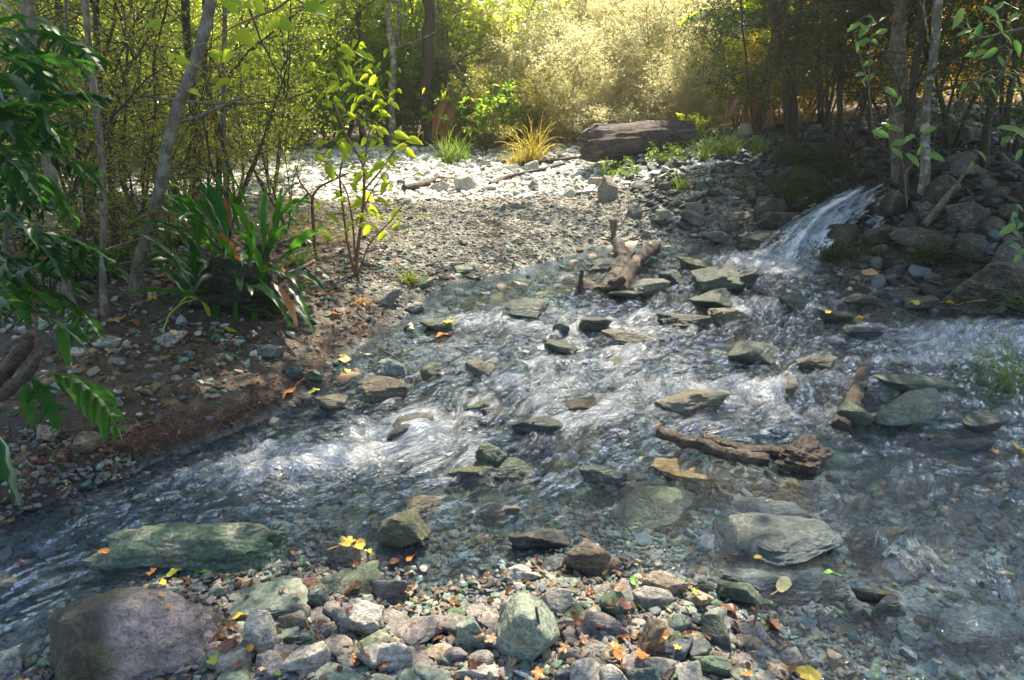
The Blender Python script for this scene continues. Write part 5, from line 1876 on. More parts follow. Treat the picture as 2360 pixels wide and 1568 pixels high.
fern_plant('fern', 'single glossy frond hanging at the left edge over the water', [
    (at(-20, 985, 2.3), (.5, -.4, -.2), .34, .06, 2.2, 0), (at(-30, 1000, 2.3), (.3, -.4, -.5), .2, .05, 1.4, 3)], 'fern', 9, gnd(5, 1040))


def lacy(name, label, base, specs, mat, cat='fern'):
    e = empty(name, base)
    tag(e, label, cat)
    rng = R(int(abs(base[0] * 100)))
    for d, L, dr in specs:
        mb = MB()
        n = 18
        pts = [np.array(base, float)]
        dd = unit(np.array(d, float))
        for i in range(n):
            dd = unit(dd + np.array([0, 0, -dr / n * (1 + 1.5 * i / n)]))
            pts.append(pts[-1] + dd * L / n)
        pts = np.array(pts)
        tube(mb, pts, np.linspace(.008, .002, n + 1) * max(L, .5), 4, False)
        tt = np.linspace(.15, .97, 26)
        p, tg = along(pts, tt)
        side = unit(np.cross(tg, [0, 0, 1.0]))
        for s_ in (1, -1):
            ll = L * (.30 if mat == 'sapling' else .17) * np.sin(np.pi * (tt * .8 + .14))
            d2 = unit(side * s_ + tg * .4 - [0, 0, .25])
            leaves(mb, p, d2, np.cross(d2, tg), ll, ll * .22, OV, rng.rand(26))
            k = np.repeat(np.arange(26), 8)
            f = np.tile(np.linspace(.15, .9, 8), 26)[:, None]
            q = p[k] + d2[k] * ll[k, None] * f
            leaves(mb, q, unit(tg[k] + d2[k] * .3), np.cross(d2[k], tg[k]), ll[k] * .22, ll[k] * .10, RH, .5)
            leaves(mb, q, unit(-tg[k] + d2[k] * .3), np.cross(d2[k], tg[k]), ll[k] * .22, ll[k] * .10, RH, .5)
        mb.build('frond', M[mat], e, loc=base)
    return e


for px, py, L_, lab in [(190, 640, .42, 'small lacy ground fern between the left trunks'), (345, 612, .36, 'small lacy ground fern beside the leaning trunk'), (80, 690, .4, 'small lacy ground fern under the dark fern mass'),
                        (400, 560, .4, 'small lacy ground fern left of the strap ferns'), (690, 560, .26, 'tiny lacy fern right of the mossy stump'), (250, 590, .45, 'lacy ground fern behind the slender stem')]:
    r_ = R(int(px))
    lacy('fern', lab, gnd(px, py) + [0, 0, .01], [((math.cos(a), math.sin(a), r_.uniform(.5, 1.1)), L_ * r_.uniform(.7, 1.1), r_.uniform(.9, 1.6)) for a in np.arange(0, 6.2, .8)], 'fern')
b = xy_at(1730, 12.2) + [0, 0, 1.5]
lacy('tree_fern', 'bright green lacy tree fern between the feathery bush and the twisting trunk', b, [((-1, -.4, .9), 1.7, .9), ((-.6, -.8, .8), 1.6, 1.1), ((.2, -1, .8), 1.5, 1.1), ((.8, -.6, .8), 1.6, 1.0), ((-.9, .4, 1), 1.5, .9), ((.9, .4, .9), 1.5, .9), ((-.1, -.6, 1.4), 1.4, .9)], 'sapling', 'tree fern')
b = xy_at(1722, 11.2) + [0, 0, .72]
lacy('dead_fern', 'rusty orange dead fern hanging behind the pale boulders', b, [((-.5, -.3, .1), .75, 1.5), ((-.2, -.5, -.2), .7, 1.4), ((.1, -.4, -.3), .75, 1.2), ((.35, -.2, -.1), .65, 1.5), ((-.8, -.1, .1), .6, 1.6)], 'deadfern', 'dead fern')
b = xy_at(1040, 12.9) + [0, 0, 1.0]
lacy('dead_fern', 'brown dead fern drooping left of the broad-leaved shrub', b, [((-.3, -.3, -.3), .9, 1.2), ((-.1, -.5, -.6), .95, .9), ((.2, -.3, -.6), .8, .9)], 'deadfern', 'dead fern')

# ------------------------------------------------------------------ tufts


def tuft(label, base, n, L, mat, seed, spread=.6, droop=1.2, W=.006, lean=(0, 0, 0), name='grass_tuft', parts=None):
    rng = R(seed)
    e = empty(name, base)
    tag(e, label, 'grass tuft')
    for pname, m_, nn, dr in (parts or [('blades', mat, n, droop)]):
        mb = MB()
        for k in range(nn):
            a = rng.uniform(0, 6.28)
            d = np.array([math.cos(a) * spread * rng.rand(), math.sin(a) * spread * rng.rand(), 1]) + lean
            b = np.array(base) + rng.normal(size=3) * [.03, .03, 0] * L * 3
            frond_blade(mb, rng, b, d, L * rng.uniform(.5, 1.1), W, dr * rng.uniform(.5, 1.5))
        mb.build(pname, M[m_], e, loc=base)
    return e


def frond_blade(mb, rng, base, d, L, W, droop, n=7):
    pts = [np.array(base, float)]
    d = unit(d)
    for i in range(n):
        d = unit(d + np.array([0, 0, -droop / n * (.4 + 2 * i / n)]))
        pts.append(pts[-1] + d * L / n)
    pts = np.array(pts)
    tg = unit(np.gradient(pts, axis=0))
    side = unit(np.cross(tg, np.array([0, 0, 1.0])) + rng.normal(size=3) * .5)
    w = W * np.linspace(1, .1, n + 1)[:, None]
    V = np.stack([pts - side * w, pts + side * w], 1)
    idx = np.arange((n + 1) * 2).reshape(n + 1, 2)
    mb.add(V.reshape(-1, 3), np.stack([idx[:-1, 0], idx[:-1, 1], idx[1:, 1], idx[1:, 0]], 1), None, rng.rand())


tuft('glowing yellow tussock on the sunlit gravel before the feathery bush', gnd(1228, 378), 160, .75, 'yellowgrass', 1, .8, 1.6, .010)
tuft('smaller yellow tussock left of the glowing one', gnd(1188, 386), 70, .45, 'yellowgrass', 2, .8, 1.5, .008)
tuft('green iris-like tuft at the far edge of the gravel', gnd(1030, 378), 60, .62, 'greengrass', 3, .6, .8, .014)
tuft('second green tuft right of the iris-like one', gnd(1062, 376), 40, .5, 'greengrass', 4, .6, .9, .012)
tuft('small yellow-green tuft on the slope above the forked driftwood', gnd(1566, 440), 34, .34, 'greengrass', 5, .7, 1.3, .008)
tuft('green grass on the mound top right of the big log', gnd(1680, 366), 80, .5, 'greengrass', 6, .8, 1.1, .009)
tuft('shorter grass at the mound top beside the creeping shrub', gnd(1745, 360), 60, .4, 'greengrass', 7, .8, 1.1, .008)
tuft('wispy grass between the big log and the mound', gnd(1622, 372), 60, .42, 'greengrass', 8, .8, 1.1, .008)
tuft('leafy green grass tuft over the waterline with a brown dead skirt', gnd(945, 655), 60, .2, 'greengrass', 9, .9, 1.8, .005, parts=[('blades', 'greengrass', 70, 1.6), ('dead_blades', 'strawgrass', 60, 4.)])
tuft('straw-coloured hanging tuft on the bank edge', gnd(835, 705), 70, .2, 'strawgrass', 10, .9, 4., .004)
tuft('sedge with long arching blades at the right edge', gnd(2340, 905), 90, .62, 'greengrass', 11, .9, 1.7, .005, (-.35, -.1, 0), 'sedge')
tuft('upper sedge arching over the right inflow', gnd(2372, 720), 60, .55, 'greengrass', 12, .9, 1.8, .004, (-.4, 0, 0), 'sedge')
tuft('thin grass between the fern clump and the sapling', gnd(690, 610), 80, .3, 'greengrass', 13, 1., 2., .003)
# sunlit grass fringe, uncountable
rng = R(14)
mb = MB()
for k in range(1500):
    px, py = rng.uniform(600, 930), rng.uniform(455, 560)
    if rng.rand() < .5 and px > 800 and py > 520:
        continue
    p = gnd(px, py) if k % 5 == 0 else p + np.array([rng.normal() * .07, rng.normal() * .07, 0])
    frond_blade(mb, rng, p, rng.normal(size=3) * [.6, .6, .1] + [0, 0, 1], rng.uniform(.05, .16), .003, 1.5, 3)
o = mb.build('grass', M['yellowgrass'])
tag(o, 'fringe of short yellow-green grass along the sunlit gravel', 'grass', None, 'stuff')

# ------------------------------------------------------------------ sapling and leafy branches placed leaf by leaf
ZX, ZY = .3333, .3333


def pxtube(mb, path, y0, y1, w0_, w1_, sides=6, rough=0.0, wig=0.0, seed=1):
    pts = np.array([at(px, py, y0 + (y1 - y0) * i / (len(path) - 1)) for i, (px, py) in enumerate(path)])
    s = np.linspace(0, len(path) - 1, len(path) * 5)
    P = np.stack([np.interp(s, range(len(path)), pts[:, k]) for k in range(3)], 1)
    for _ in range(3):
        P[1:-1] = (P[:-2] + 2 * P[1:-1] + P[2:]) / 4
    sc = pxm((y0 + y1) / 2) / 2
    if wig:
        P += wig * np.stack([pnoise(np.stack([s * 1.3, s * 0 + seed, s * 0 + k], 1)) for k in range(3)], 1)
    tube(mb, P, np.linspace(w0_, w1_, len(P)) * sc, sides, True, rough, seed)
    return P


def leafy(name, label, cat, stems, lv, ox, oy, y, dy, wood, leaf, asp=.75, shape=HE, seed=1, base=None, down=.6, parts=('stem', 'foliage'), stretch=1.0):
    rng = R(seed)
    base = base if base is not None else at(stems[0][0][0][0], stems[0][0][0][1], y)
    e = empty(name, base)
    tag(e, label, cat)
    SP_ = []
    for path, ww, a, b in stems:
        mb = MB()
        SP_.append(pxtube(mb, path, y + a, y + b, ww, ww * .4, 6))
        mb.build(parts[0], M[wood], e, loc=base)
    SP_ = np.vstack(SP_)
    mb2 = MB()
    P, D, N, Ls, Vv = [], [], [], [], []
    for t in lv:
        zx, zy, s = t[:3]
        px, py = ox + zx * ZX, oy + zy * ZY
        yy = y + rng.uniform(-dy, dy)
        c = at(px, py, yy)
        ln = s * ZX * pxm(yy) * stretch
        ang = t[3] if len(t) > 3 else rng.uniform(-.9, .9)
        d = unit(np.array([math.sin(ang) * 1.0 if len(t) > 3 else rng.choice([-1, 1]) * rng.uniform(.3, 1), rng.uniform(-.5, .2), -down * rng.uniform(.2, 1.2)]))
        P.append(c - d * ln * .5)
        D.append(d)
        n = unit(np.array([rng.normal() * .35, -.75, .8 + rng.normal() * .3]))
        N.append(n)
        Ls.append(ln)
        Vv.append(rng.rand())
        b0 = c - d * ln * .5
        k_ = np.argmin(((SP_ - b0) ** 2).sum(1))
        if np.linalg.norm(SP_[k_] - b0) < .32:
            m_ = (SP_[k_] + b0) / 2 + [0, 0, .02]
            sticks(mb2, [SP_[k_], m_], [m_, b0], .0016, .0011)
    leaves(mb2, np.array(P), np.array(D), np.array(N), np.array(Ls), np.array(Ls) * asp, shape, np.array(Vv))
    mb2.build(parts[1], M[leaf], e, loc=base)
    return e


SAP = [(640, 355, 110), (725, 325, 60), (640, 400, 90), (740, 380, 100), (790, 400, 90), (770, 470, 70), (645, 490, 80), (670, 550, 70), (740, 540, 70), (800, 570, 90), (845, 640, 90), (815, 665, 60), (520, 615, 100),
       (440, 675, 60), (500, 730, 60), (590, 740, 70), (650, 680, 90), (720, 680, 60), (770, 680, 60), (870, 710, 70), (670, 750, 70), (820, 755, 70), (890, 790, 90), (660, 820, 70), (745, 860, 50), (885, 910, 80),
       (1010, 942, 110), (1105, 977, 110), (865, 975, 50), (965, 985, 60), (990, 1020, 90), (1070, 1065, 90), (580, 980, 80), (440, 1000, 100), (420, 985, 60), (610, 1040, 90), (620, 1060, 130), (720, 1060, 60),
       (745, 1100, 70), (800, 1005, 80), (920, 1050, 60), (940, 1130, 80), (830, 1160, 120), (915, 1165, 60), (450, 1100, 70), (520, 1200, 120), (660, 1160, 60), (690, 1250, 90), (760, 1225, 100), (880, 1305, 110),
       (680, 1300, 80), (615, 1220, 40), (700, 1410, 120), (790, 1370, 90), (820, 1470, 100), (880, 1390, 80), (950, 1480, 80), (590, 1380, 60), (540, 1510, 90), (420, 1440, 60), (300, 760, 70), (310, 800, 80),
       (265, 750, 60), (370, 590, 60), (560, 930, 60), (500, 1060, 60), (700, 1000, 50), (850, 1010, 60), (780, 610, 60), (560, 690, 60), (480, 1150, 50), (640, 1110, 70), (960, 1100, 60), (730, 1300, 60),
       (640, 1560, 80), (760, 1600, 90), (860, 1640, 80), (500, 1650, 60), (700, 430, 70), (600, 610, 60), (630, 590, 50)]
_r = R(88)
SAP += [(_r.normal(720, 190), _r.uniform(300, 1600), _r.uniform(35, 70)) for _ in range(70)]
st = [([(818, 640), (826, 560), (838, 470), (840, 380), (800, 320), (770, 240)], 9, 0, .1), ([(820, 640), (800, 560), (790, 480), (780, 400), (810, 300), (860, 220)], 7, 0, .2),
      ([(822, 640), (850, 560), (900, 510), (930, 470)], 5, 0, -.1), ([(818, 600), (814, 520), (800, 440), (760, 380), (720, 350)], 5, 0, .1), ([(838, 440), (880, 390), (920, 330), (960, 325)], 5, 0, .1),
      ([(840, 380), (850, 300), (880, 250)], 4, .1, .1), ([(728, 600), (722, 520), (718, 455), (735, 430), (800, 400)], 9, .4, .2), ([(718, 455), (690, 420), (680, 380)], 5, .4, .4), ([(830, 500), (856, 440), (900, 380)], 4, 0, 0),
      ([(590, 237), (650, 232), (700, 216), (745, 195), (790, 178)], 6, .2, .1)]
b_ = gnd(820, 640)
leafy('sapling', 'yellow-green sapling with toothed heart leaves standing on the bank edge', 'sapling', st, SAP, 590, 0, b_[1], .25, 'redtwig', 'sapling', .56, HE, 4, b_, stretch=.92)
TOPL = [(100, 180, 120), (190, 170, 150), (440, 75, 150), (500, 20, 80), (-170, 40, 100), (-60, 40, 80), (-70, 270, 130), (-270, 380, 70), (-225, 400, 90), (-200, 410, 90), (-240, 575, 90), (-590, 415, 70), (-500, 425, 80), (-720, 170, 90),
        (380, 20, 100), (-130, 10, 80), (30, 60, 80), (-420, 640, 70), (-80, 480, 60)]
leafy('leafy_branch', 'branch of large thin yellow leaves hanging into the top left of centre', 'branch', [([(700, -30), (640, 20), (600, 35), (540, 60), (490, 95)], 6, 0, 0), ([(640, -30), (700, 10), (760, 30)], 5, 0, 0), ([(480, -20), (520, 60), (510, 140), (500, 190)], 3, 0, .1)],
      TOPL, 590, 0, 3.4, .15, 'redtwig', 'sapling', .72, HE, 5, stretch=1.1)
RB = [(1310, 130, 150), (1540, 90, 170), (1440, 210, 150), (1350, 230, 100), (1530, 370, 120), (1610, 430, 100), (1650, 260, 120), (1460, 370, 110), (1390, 380, 90), (1440, 590, 110), (1350, 600, 80), (1530, 560, 80), (1690, 900, 200), (1640, 970, 120),
      (1730, 1070, 90), (1740, 930, 120), (1590, 50, 100), (1700, 120, 120), (1720, 330, 120), (1600, 180, 110), (1500, 300, 80), (1560, 640, 80), (1660, 520, 80), (1740, 620, 100)]
leafy('leafy_branch', 'pale green broad-leaved branch reaching in from the upper right edge', 'branch', [([(2400, 60), (2330, 70), (2260, 90), (2210, 60)], 6, 0, 0), ([(2400, 190), (2340, 170), (2280, 160), (2230, 200)], 5, 0, 0), ([(2400, 260), (2350, 300), (2310, 340)], 5, 0, 0), ([(2330, 120), (2300, 180), (2250, 190)], 4, 0, 0)],
      RB, 1770, 0, 3.3, .2, 'twig', 'broad', .40, OV, 6, stretch=.9)
RC = [(1160, 1090, 120), (900, 990, 100), (890, 1060, 100), (780, 930, 110), (880, 890, 90), (1000, 1110, 120), (1480, 1080, 80), (1400, 1150, 70), (970, 960, 90), (1110, 900, 80), (850, 640, 90), (900, 700, 70), (1050, 1040, 70), (820, 870, 70)]
leafy('leafy_shoot', 'green broad-leaved shoot in front of the pale lichened stem', 'shoot', [([(2085, 400), (2070, 340), (2050, 300)], 5, 0, 0), ([(2085, 400), (2110, 370), (2150, 350)], 4, 0, 0), ([(2085, 400), (2086, 440), (2090, 480)], 5, 0, 0), ([(2072, 330), (2058, 250), (2040, 210)], 3, 0, .1)],
      RC, 1770, 0, 4.6, .15, 'twig', 'broad', .45, OV, 7, stretch=1.1)
RD = [(715, 130, 70), (650, 190, 90), (660, 215, 100), (735, 290, 60), (690, 440, 70), (650, 300, 90), (690, 540, 70), (630, 515, 60), (590, 190, 80), (780, 220, 70), (700, 360, 50), (720, 170, 60), (660, 580, 60), (610, 330, 70), (790, 130, 60)]
leafy('leafy_shoot', 'bright green shoot left of the thickest right trunk', 'shoot', [([(2012, 300), (2000, 200), (2004, 120), (2008, 40)], 4, 0, 0), ([(2000, 200), (1980, 120), (1960, 60)], 3, 0, 0)], RD, 1770, 0, 5.2, .15, 'twig', 'broad', .45, OV, 8, stretch=1.1)
RE_ = [(1700, 1490, 80), (1690, 1530, 60), (1740, 1440, 70), (1650, 1590, 110), (1720, 1620, 70), (1700, 1710, 80), (1720, 1790, 90), (1760, 1740, 80), (1740, 1560, 60)]
leafy('leafy_shoot', 'bright green seedling leaves at the right edge above the sedge', 'shoot', [([(2400, 640), (2360, 580), (2340, 510)], 4, 0, 0), ([(2400, 660), (2350, 620), (2330, 600)], 3, 0, 0)], RE_, 1770, 0, 3.9, .1, 'twig', 'broad', .45, OV, 9, stretch=1.1)

# ------------------------------------------------------------------ wood: log, driftwood, sticks


def px_branch(name, label, cat, limbs, wood, seed=1, sides=9, rough=.2, wig=.0, parts=None, drop=None):
    """limbs: (path, y0, y1, w0, w1)"""
    base = at(limbs[0][0][0][0], limbs[0][0][0][1], limbs[0][1])
    if len(limbs) == 1:
        mb = MB()
        p = limbs[0]
        pxtube(mb, p[0], p[1], p[2], p[3], p[4], sides, rough, wig, seed)
        o = mb.build(name, M[wood], None, loc=base)
        tag(o, label, cat)
        return o
    e = empty(name, base)
    tag(e, label, cat)
    for i, p in enumerate(limbs):
        mb = MB()
        pxtube(mb, p[0], p[1], p[2], p[3], p[4], sides, rough, wig, seed + i)
        mb.build((parts[i] if parts else 'limb'), M[wood], e, loc=base)
    return e


# the big log
A = at(1352, 338, 9.35)
B = at(1588, 345, 9.95)
A[2] = G(A[0], A[1]) + .36
B[2] = G(B[0], B[1]) + .22
n, m = 60, 64
ax = B - A
Lg = np.linalg.norm(ax)
t = np.linspace(0, 1, n)
th = np.linspace(0, 2 * math.pi, m, endpoint=False)
T, TH = np.meshgrid(t, th, indexing='ij')
rad = .25 * (1 - .30 * T) * (1 + .12 * pnoise(np.stack([T.ravel() * 3, np.cos(TH.ravel()), np.sin(TH.ravel())], 1), 5).reshape(T.shape))
groove = fbm(np.stack([T.ravel() * 2.2, np.cos(TH.ravel()) * 5, np.sin(TH.ravel()) * 5], 1), 4, 9).reshape(T.shape)
rad *= 1 + .13 * groove
rad *= np.where(T < .06, .72 + .28 * T / .06, 1)
ex = unit(ax)
ey = unit(np.cross([0, 0, 1.0], ex))
ez = np.cross(ex, ey)
axl = T + (1 - np.clip(T / .1, 0, 1)) * .09 * fbm(np.stack([np.cos(TH.ravel()) * 2.5, np.sin(TH.ravel()) * 2.5, T.ravel() * 0], 1), 3, 4).reshape(T.shape)
V = A + ax * axl[..., None] + rad[..., None] * (np.cos(TH)[..., None] * ey + np.sin(TH)[..., None] * ez * .95)
idx = np.arange(n * m).reshape(n, m)
q = np.stack([idx[:-1], np.roll(idx[:-1], -1, 1), np.roll(idx[1:], -1, 1), idx[1:]], -1).reshape(-1, 4)
mb = MB()
mb.add(V.reshape(-1, 3), q)
c0 = A + ax * .03
ring = V[0]
inner = c0 + (ring - c0) * .5 + ax * .02
mb.add(np.vstack([ring, inner, [c0 + ax * .05]]), np.stack([np.roll(np.arange(m), -1), np.arange(m), np.arange(m) + m, np.roll(np.arange(m), -1) + m], 1), np.stack([np.full(m, 2 * m), np.roll(np.arange(m), -1) + m, np.arange(m) + m], 1))
c1 = B
mb.add(np.vstack([V[-1], [c1]]), None, np.stack([np.full(m, m), np.arange(m), np.roll(np.arange(m), -1)], 1))
lg = mb.build('log', M['log'], None, loc=A)
tag(lg, 'thick weathered grey log with a broken left end lying above the gravel', 'log')

yb = hit(1400, 668, True)[1]
yt = hit(1425, 560, True)[1]
px_branch('forked_driftwood', 'forked driftwood with splintered foot standing in the upper riffle', 'driftwood', [
    ([(1402, 672), (1418, 640), (1440, 605), (1432, 580), (1422, 556)], yb, yt - .15, 40, 26),
    ([(1428, 672), (1440, 640), (1462, 606), (1490, 582), (1512, 570)], yb - .03, yt - .3, 32, 24),
    ([(1385, 672), (1405, 655), (1440, 640)], yb - .02, yb, 30, 18)], 'drift', 3, 12, .45, .012)
px_branch('splinter', 'pale upright splinter of wood beside the forked driftwood', 'stick', [([(1336, 676), (1338, 645), (1341, 622)], hit(1338, 676, True)[1], hit(1338, 676, True)[1], 13, 9)], 'drift', 5, 6, .3)
yq = hit(1700, 1060, True)[1]
px_branch('sunken_branch', 'golden brown forked branch half sunk right of centre', 'driftwood', [
    ([(1512, 996), (1560, 1008), (1620, 1028), (1690, 1050), (1770, 1062)], yq + .08, yq - .02, 30, 34),
    ([(1625, 1012), (1670, 1024), (1720, 1040), (1800, 1044)], yq + .1, yq, 22, 34)], 'drift', 7, 12, .4, .01)
o = add_rock(1842, 1046, 150, 98, 'brown', 'rotten black root lump at the right end of the sunken branch', None, 'd', seed=77, noise=.3, strata=.15, mat=M['rot'], name='root_lump', wet=.5, level=5)
o['category'] = 'root lump'
px_branch('sunken_branch', 'red-brown branch upright under the current left of the pale right boulder', 'driftwood', [([(1992, 850), (1980, 890), (1962, 935), (1935, 985)], hit(1992, 850, True)[1], hit(1935, 985, True)[1], 30, 40)], 'drift', 8, 10, .3, .01)
px_branch('broken_branch', 'snapped dark branch with a yellow broken end at the left edge', 'branch', [
    ([(-60, 905), (0, 868), (40, 820), (62, 790), (72, 768)], 2.45, 2.4, 48, 22), ([(-60, 940), (0, 905), (60, 870), (98, 812)], 2.43, 2.35, 44, 16)], 'drift', 9, 10, .3, .01)
for path, w, wd, lab in [
    ([(1010, 425), (1060, 412), (1120, 390), (1180, 370)], 9, 'drift', 'long sunlit stick slanting across the gravel'),
    ([(930, 442), (985, 430), (1010, 414)], 16, 'drift', 'thick short stick left of the sunlit white boulder'),
    ([(1130, 432), (1170, 412), (1250, 396), (1300, 382)], 12, 'drift', 'dark stick lying below the glowing tussock'),
    ([(1195, 384), (1260, 380), (1340, 370)], 14, 'drift', 'stick leading to the left end of the big log'),
    ([(1250, 350), (1280, 360), (1310, 372), (1345, 372)], 8, 'bark', 'curved pale stick by the yellow tussock'),
    ([(1412, 505), (1414, 530), (1412, 548)], 16, 'bark', 'brown stump stick on the shore above the forked driftwood'),
    ([(645, 645), (690, 625), (725, 606)], 12, 'bark', 'bare stick at the foot of the sapling'),
    ([(620, 560), (660, 590), (720, 630)], 4, 'twig', 'thin fallen twig between fern clump and sapling'),
    ([(885, 812), (920, 830), (945, 858), (955, 890)], 4, 'darkbark', 'thin dark twig caught on the golden brown boulder'),
    ([(1010, 800), (1050, 803), (1082, 818)], 5, 'darkbark', 'thin dark twig floating right of the golden boulder'),
    ([(545, 1440), (556, 1470), (560, 1500)], 6, 'bark', 'pale twig among the dead leaves right of the mauve boulder'),
    ([(1745, 1395), (1740, 1430), (1728, 1470)], 7, 'redtwig', 'red-brown twig sticking up by the pale yellow leaf'),
    ([(1235, 1400), (1245, 1460), (1232, 1530)], 7, 'darkbark', 'dark twig right of the upright pale green boulder'),
    ([(652, 1485), (640, 1530), (632, 1568)], 4, 'yellowstraw', 'straw across the dotted mauve stone'),
    ([(2130, 520), (2170, 470), (2190, 440)], 18, 'bark', 'mossy stick leaning over the long dark ledge'),
    ([(2160, 480), (2215, 410), (2250, 360)], 9, 'bark', 'long stick leaning up the shaded right bank'),
    ([(2290, 350), (2320, 385), (2350, 400)], 14, 'bark', 'fallen stick near the right edge trunks'),
    ([(2170, 408), (2240, 404), (2330, 412)], 12, 'bark', 'horizontal stick above the shaded ledge'),
    ([(425, 755), (470, 770), (500, 790)], 3, 'twig', 'thin stick in the soil beside the flat cream stone'),
    ([(240, 690), (300, 720), (355, 765)], 5, 'twig', 'long twig across the leaf litter of the left bank'),
    ([(30, 960), (60, 930), (90, 880)], 7, 'twig', 'leaning twig beside the broken branch'),
]:
    pp = [hit(a, b, True) for a, b in path]
    sc = pxm(pp[0][1]) / 2
    mb = MB()
    Q = np.array(pp) + [0, 0, w * sc * .9]
    if lab.startswith(('red-brown twig', 'long stick leaning', 'leaning twig', 'mossy stick', 'brown stump', 'dark twig right')):
        y_ = min(q_[1] for q_ in pp)
        Q = np.array([at(a, b, pp[-1][1] if path[-1][1] > path[0][1] else pp[0][1]) for a, b in path])
    s = np.linspace(0, len(Q) - 1, 16)
    P = np.stack([np.interp(s, range(len(Q)), Q[:, k]) for k in range(3)], 1)
    for _ in range(2):
        P[1:-1] = (P[:-2] + 2 * P[1:-1] + P[2:]) / 4
    tube(mb, P, np.linspace(w * sc, w * sc * .6, 16), 7, True, .25, int(path[0][0]))
    o = mb.build('stick', M['strawgrass'] if wd == 'yellowstraw' else M[wd], None, loc=Q[0])
    tag(o, lab, 'stick')
for path, y0, y1, a, b, wd, lab in [
    ([(-20, 565), (60, 592), (130, 600), (200, 594), (270, 565), (330, 548)], 3.0, 3.6, 7, 3, 'redtwig', 'long bare reddish twig sagging across the left ferns'),
    ([(110, 200), (170, 186), (220, 184), (300, 212), (400, 232), (500, 240), (595, 237)], 4.6, 4.6, 7, 6, 'bark', 'long arching branch crossing the top left from stem to sapling'),
    ([(-10, 134), (50, 144), (115, 146)], 3.0, 3.2, 5, 3, 'redtwig', 'short bare twig at the top left edge'),
    ([(400, 285), (450, 272), (500, 250), (560, 222)], 4.4, 4.6, 6, 8, 'bark', 'broken branch end right of the leaning trunk'),
    ([(390, 388), (440, 388), (480, 375), (520, 340)], 4.4, 4.6, 4, 2, 'twig', 'thin pale twig growing out of the leaning trunk'),
    ([(570, 10), (600, 90), (630, 150), (660, 200)], 4.8, 4.8, 4, 3, 'darkbark', 'thin dark twig crossing behind the yellow leaves'),
    ([(2150, 210), (2200, 200), (2260, 188), (2330, 175)], 6.4, 6.4, 8, 5, 'darkbark', 'dark horizontal branch right of the pale lichened stem'),
    ([(2110, 190), (2170, 150), (2240, 110)], 6.6, 6.4, 7, 4, 'darkbark', 'dark branch rising right from the mossy stem'),
    ([(20, 470), (8, 620), (-10, 780)], 2.7, 2.6, 10, 12, 'bark', 'slim stem at the left edge in front of the ferns'),
    ([(78, 640), (80, 720), (84, 800)], 2.7, 2.7, 5, 7, 'redtwig', 'red twig standing behind the broken branch'),
]:
    px_branch('bare_branch', lab, 'branch', [(path, y0, y1, a, b)], wd, int(abs(path[0][0])), 7, .15, .006)

# mossy stump and mound under the strap ferns
o = add_rock(530, 650, 250, 160, 'dark', 'dark mossy mound of roots under the strap ferns', None, 'd', seed=31, noise=.28, strata=.08, mat=M['moss'], name='mossy_mound', level=5, depth=.6)
o['category'] = 'mossy mound'
px_branch('stump', 'upright mossy stump at the right side of the strap ferns', 'stump', [([(612, 715), (606, 640), (602, 560)], gnd(610, 715)[1], gnd(610, 715)[1], 44, 30)], 'moss', 12, 12, .4, .01)

# track marker on the pale trunk
c = at(895, 260, 13.28)
s = .10
mb = MB()
tri = np.array([[-s, 0, -s * 1.3], [s, 0, -s * 1.3], [0, 0, s * 1.5]])
mb.add(np.vstack([tri, tri + [0, .02, 0]]), np.array([[0, 1, 4, 3], [1, 2, 5, 4], [2, 0, 3, 5]]), np.array([[0, 2, 1], [3, 4, 5]]))
o = mb.build('track_marker', M['orange'], None, False, loc=c)
o.location = c
tag(o, 'small orange triangle nailed to the pale trunk', 'marker')

# ------------------------------------------------------------------ fallen leaves
LV = []
for kind in range(6):
    n = 40
    th = np.linspace(0, 2 * math.pi, n, endpoint=False)
    rng = R(800 + kind)
    if kind in (0, 3):
        r = .42 + .34 * np.abs(np.cos(2.5 * (th - math.pi / 2))) ** 1.4 + .05 * np.cos(17 * th)
    elif kind in (1, 4):
        r = 1 / np.sqrt((np.cos(th) / .95) ** 2 + (np.sin(th) / .5) ** 2) * (1 + .04 * np.cos(14 * th))
    else:
        r = (.62 + .25 * np.cos(th)) * (1 + .08 * rng.normal(size=n))
    X, Y = np.cos(th) * r, np.sin(th) * r
    rings = []
    for f in (1, .66, .33):
        x, y = X * f, Y * f
        z = rng.uniform(.2, .5) * y ** 2 + .12 * np.sin(x * 4 + kind) + .05 * np.sin(th * 5 + kind) * f - .12 * np.abs(y) ** .5 * .2
        rings.append(np.stack([x, y, z], 1))
    V = np.vstack(rings + [[[0, 0, 0]]])
    j = np.arange(n)
    j2 = (j + 1) % n
    q = np.concatenate([np.stack([k * n + j, k * n + j2, (k + 1) * n + j2, (k + 1) * n + j], 1) for k in (0, 1)])
    t_ = np.stack([2 * n + j, 2 * n + j2, np.full(n, 3 * n)], 1)
    mb = MB()
    mb.add(V * .5, q, t_)
    tube(mb, np.array([[-.45, 0, .0], [-.7, .03, .03], [-.95, .1, .02]]), .014, 4, False)
    me = mb.mesh('fallen_leaf')
    me.materials.append(M['fallen'])
    LV.append(me)
LC = {'orange': (.50, .22, .06), 'yellow': (.66, .48, .07), 'pale yellow': (.66, .57, .26), 'brown': (.15, .075, .04), 'tan': (.48, .30, .16), 'green': (.10, .26, .03), 'pink-brown': (.40, .17, .13), 'red': (.24, .075, .04), 'yellow-green': (.36, .42, .05)}


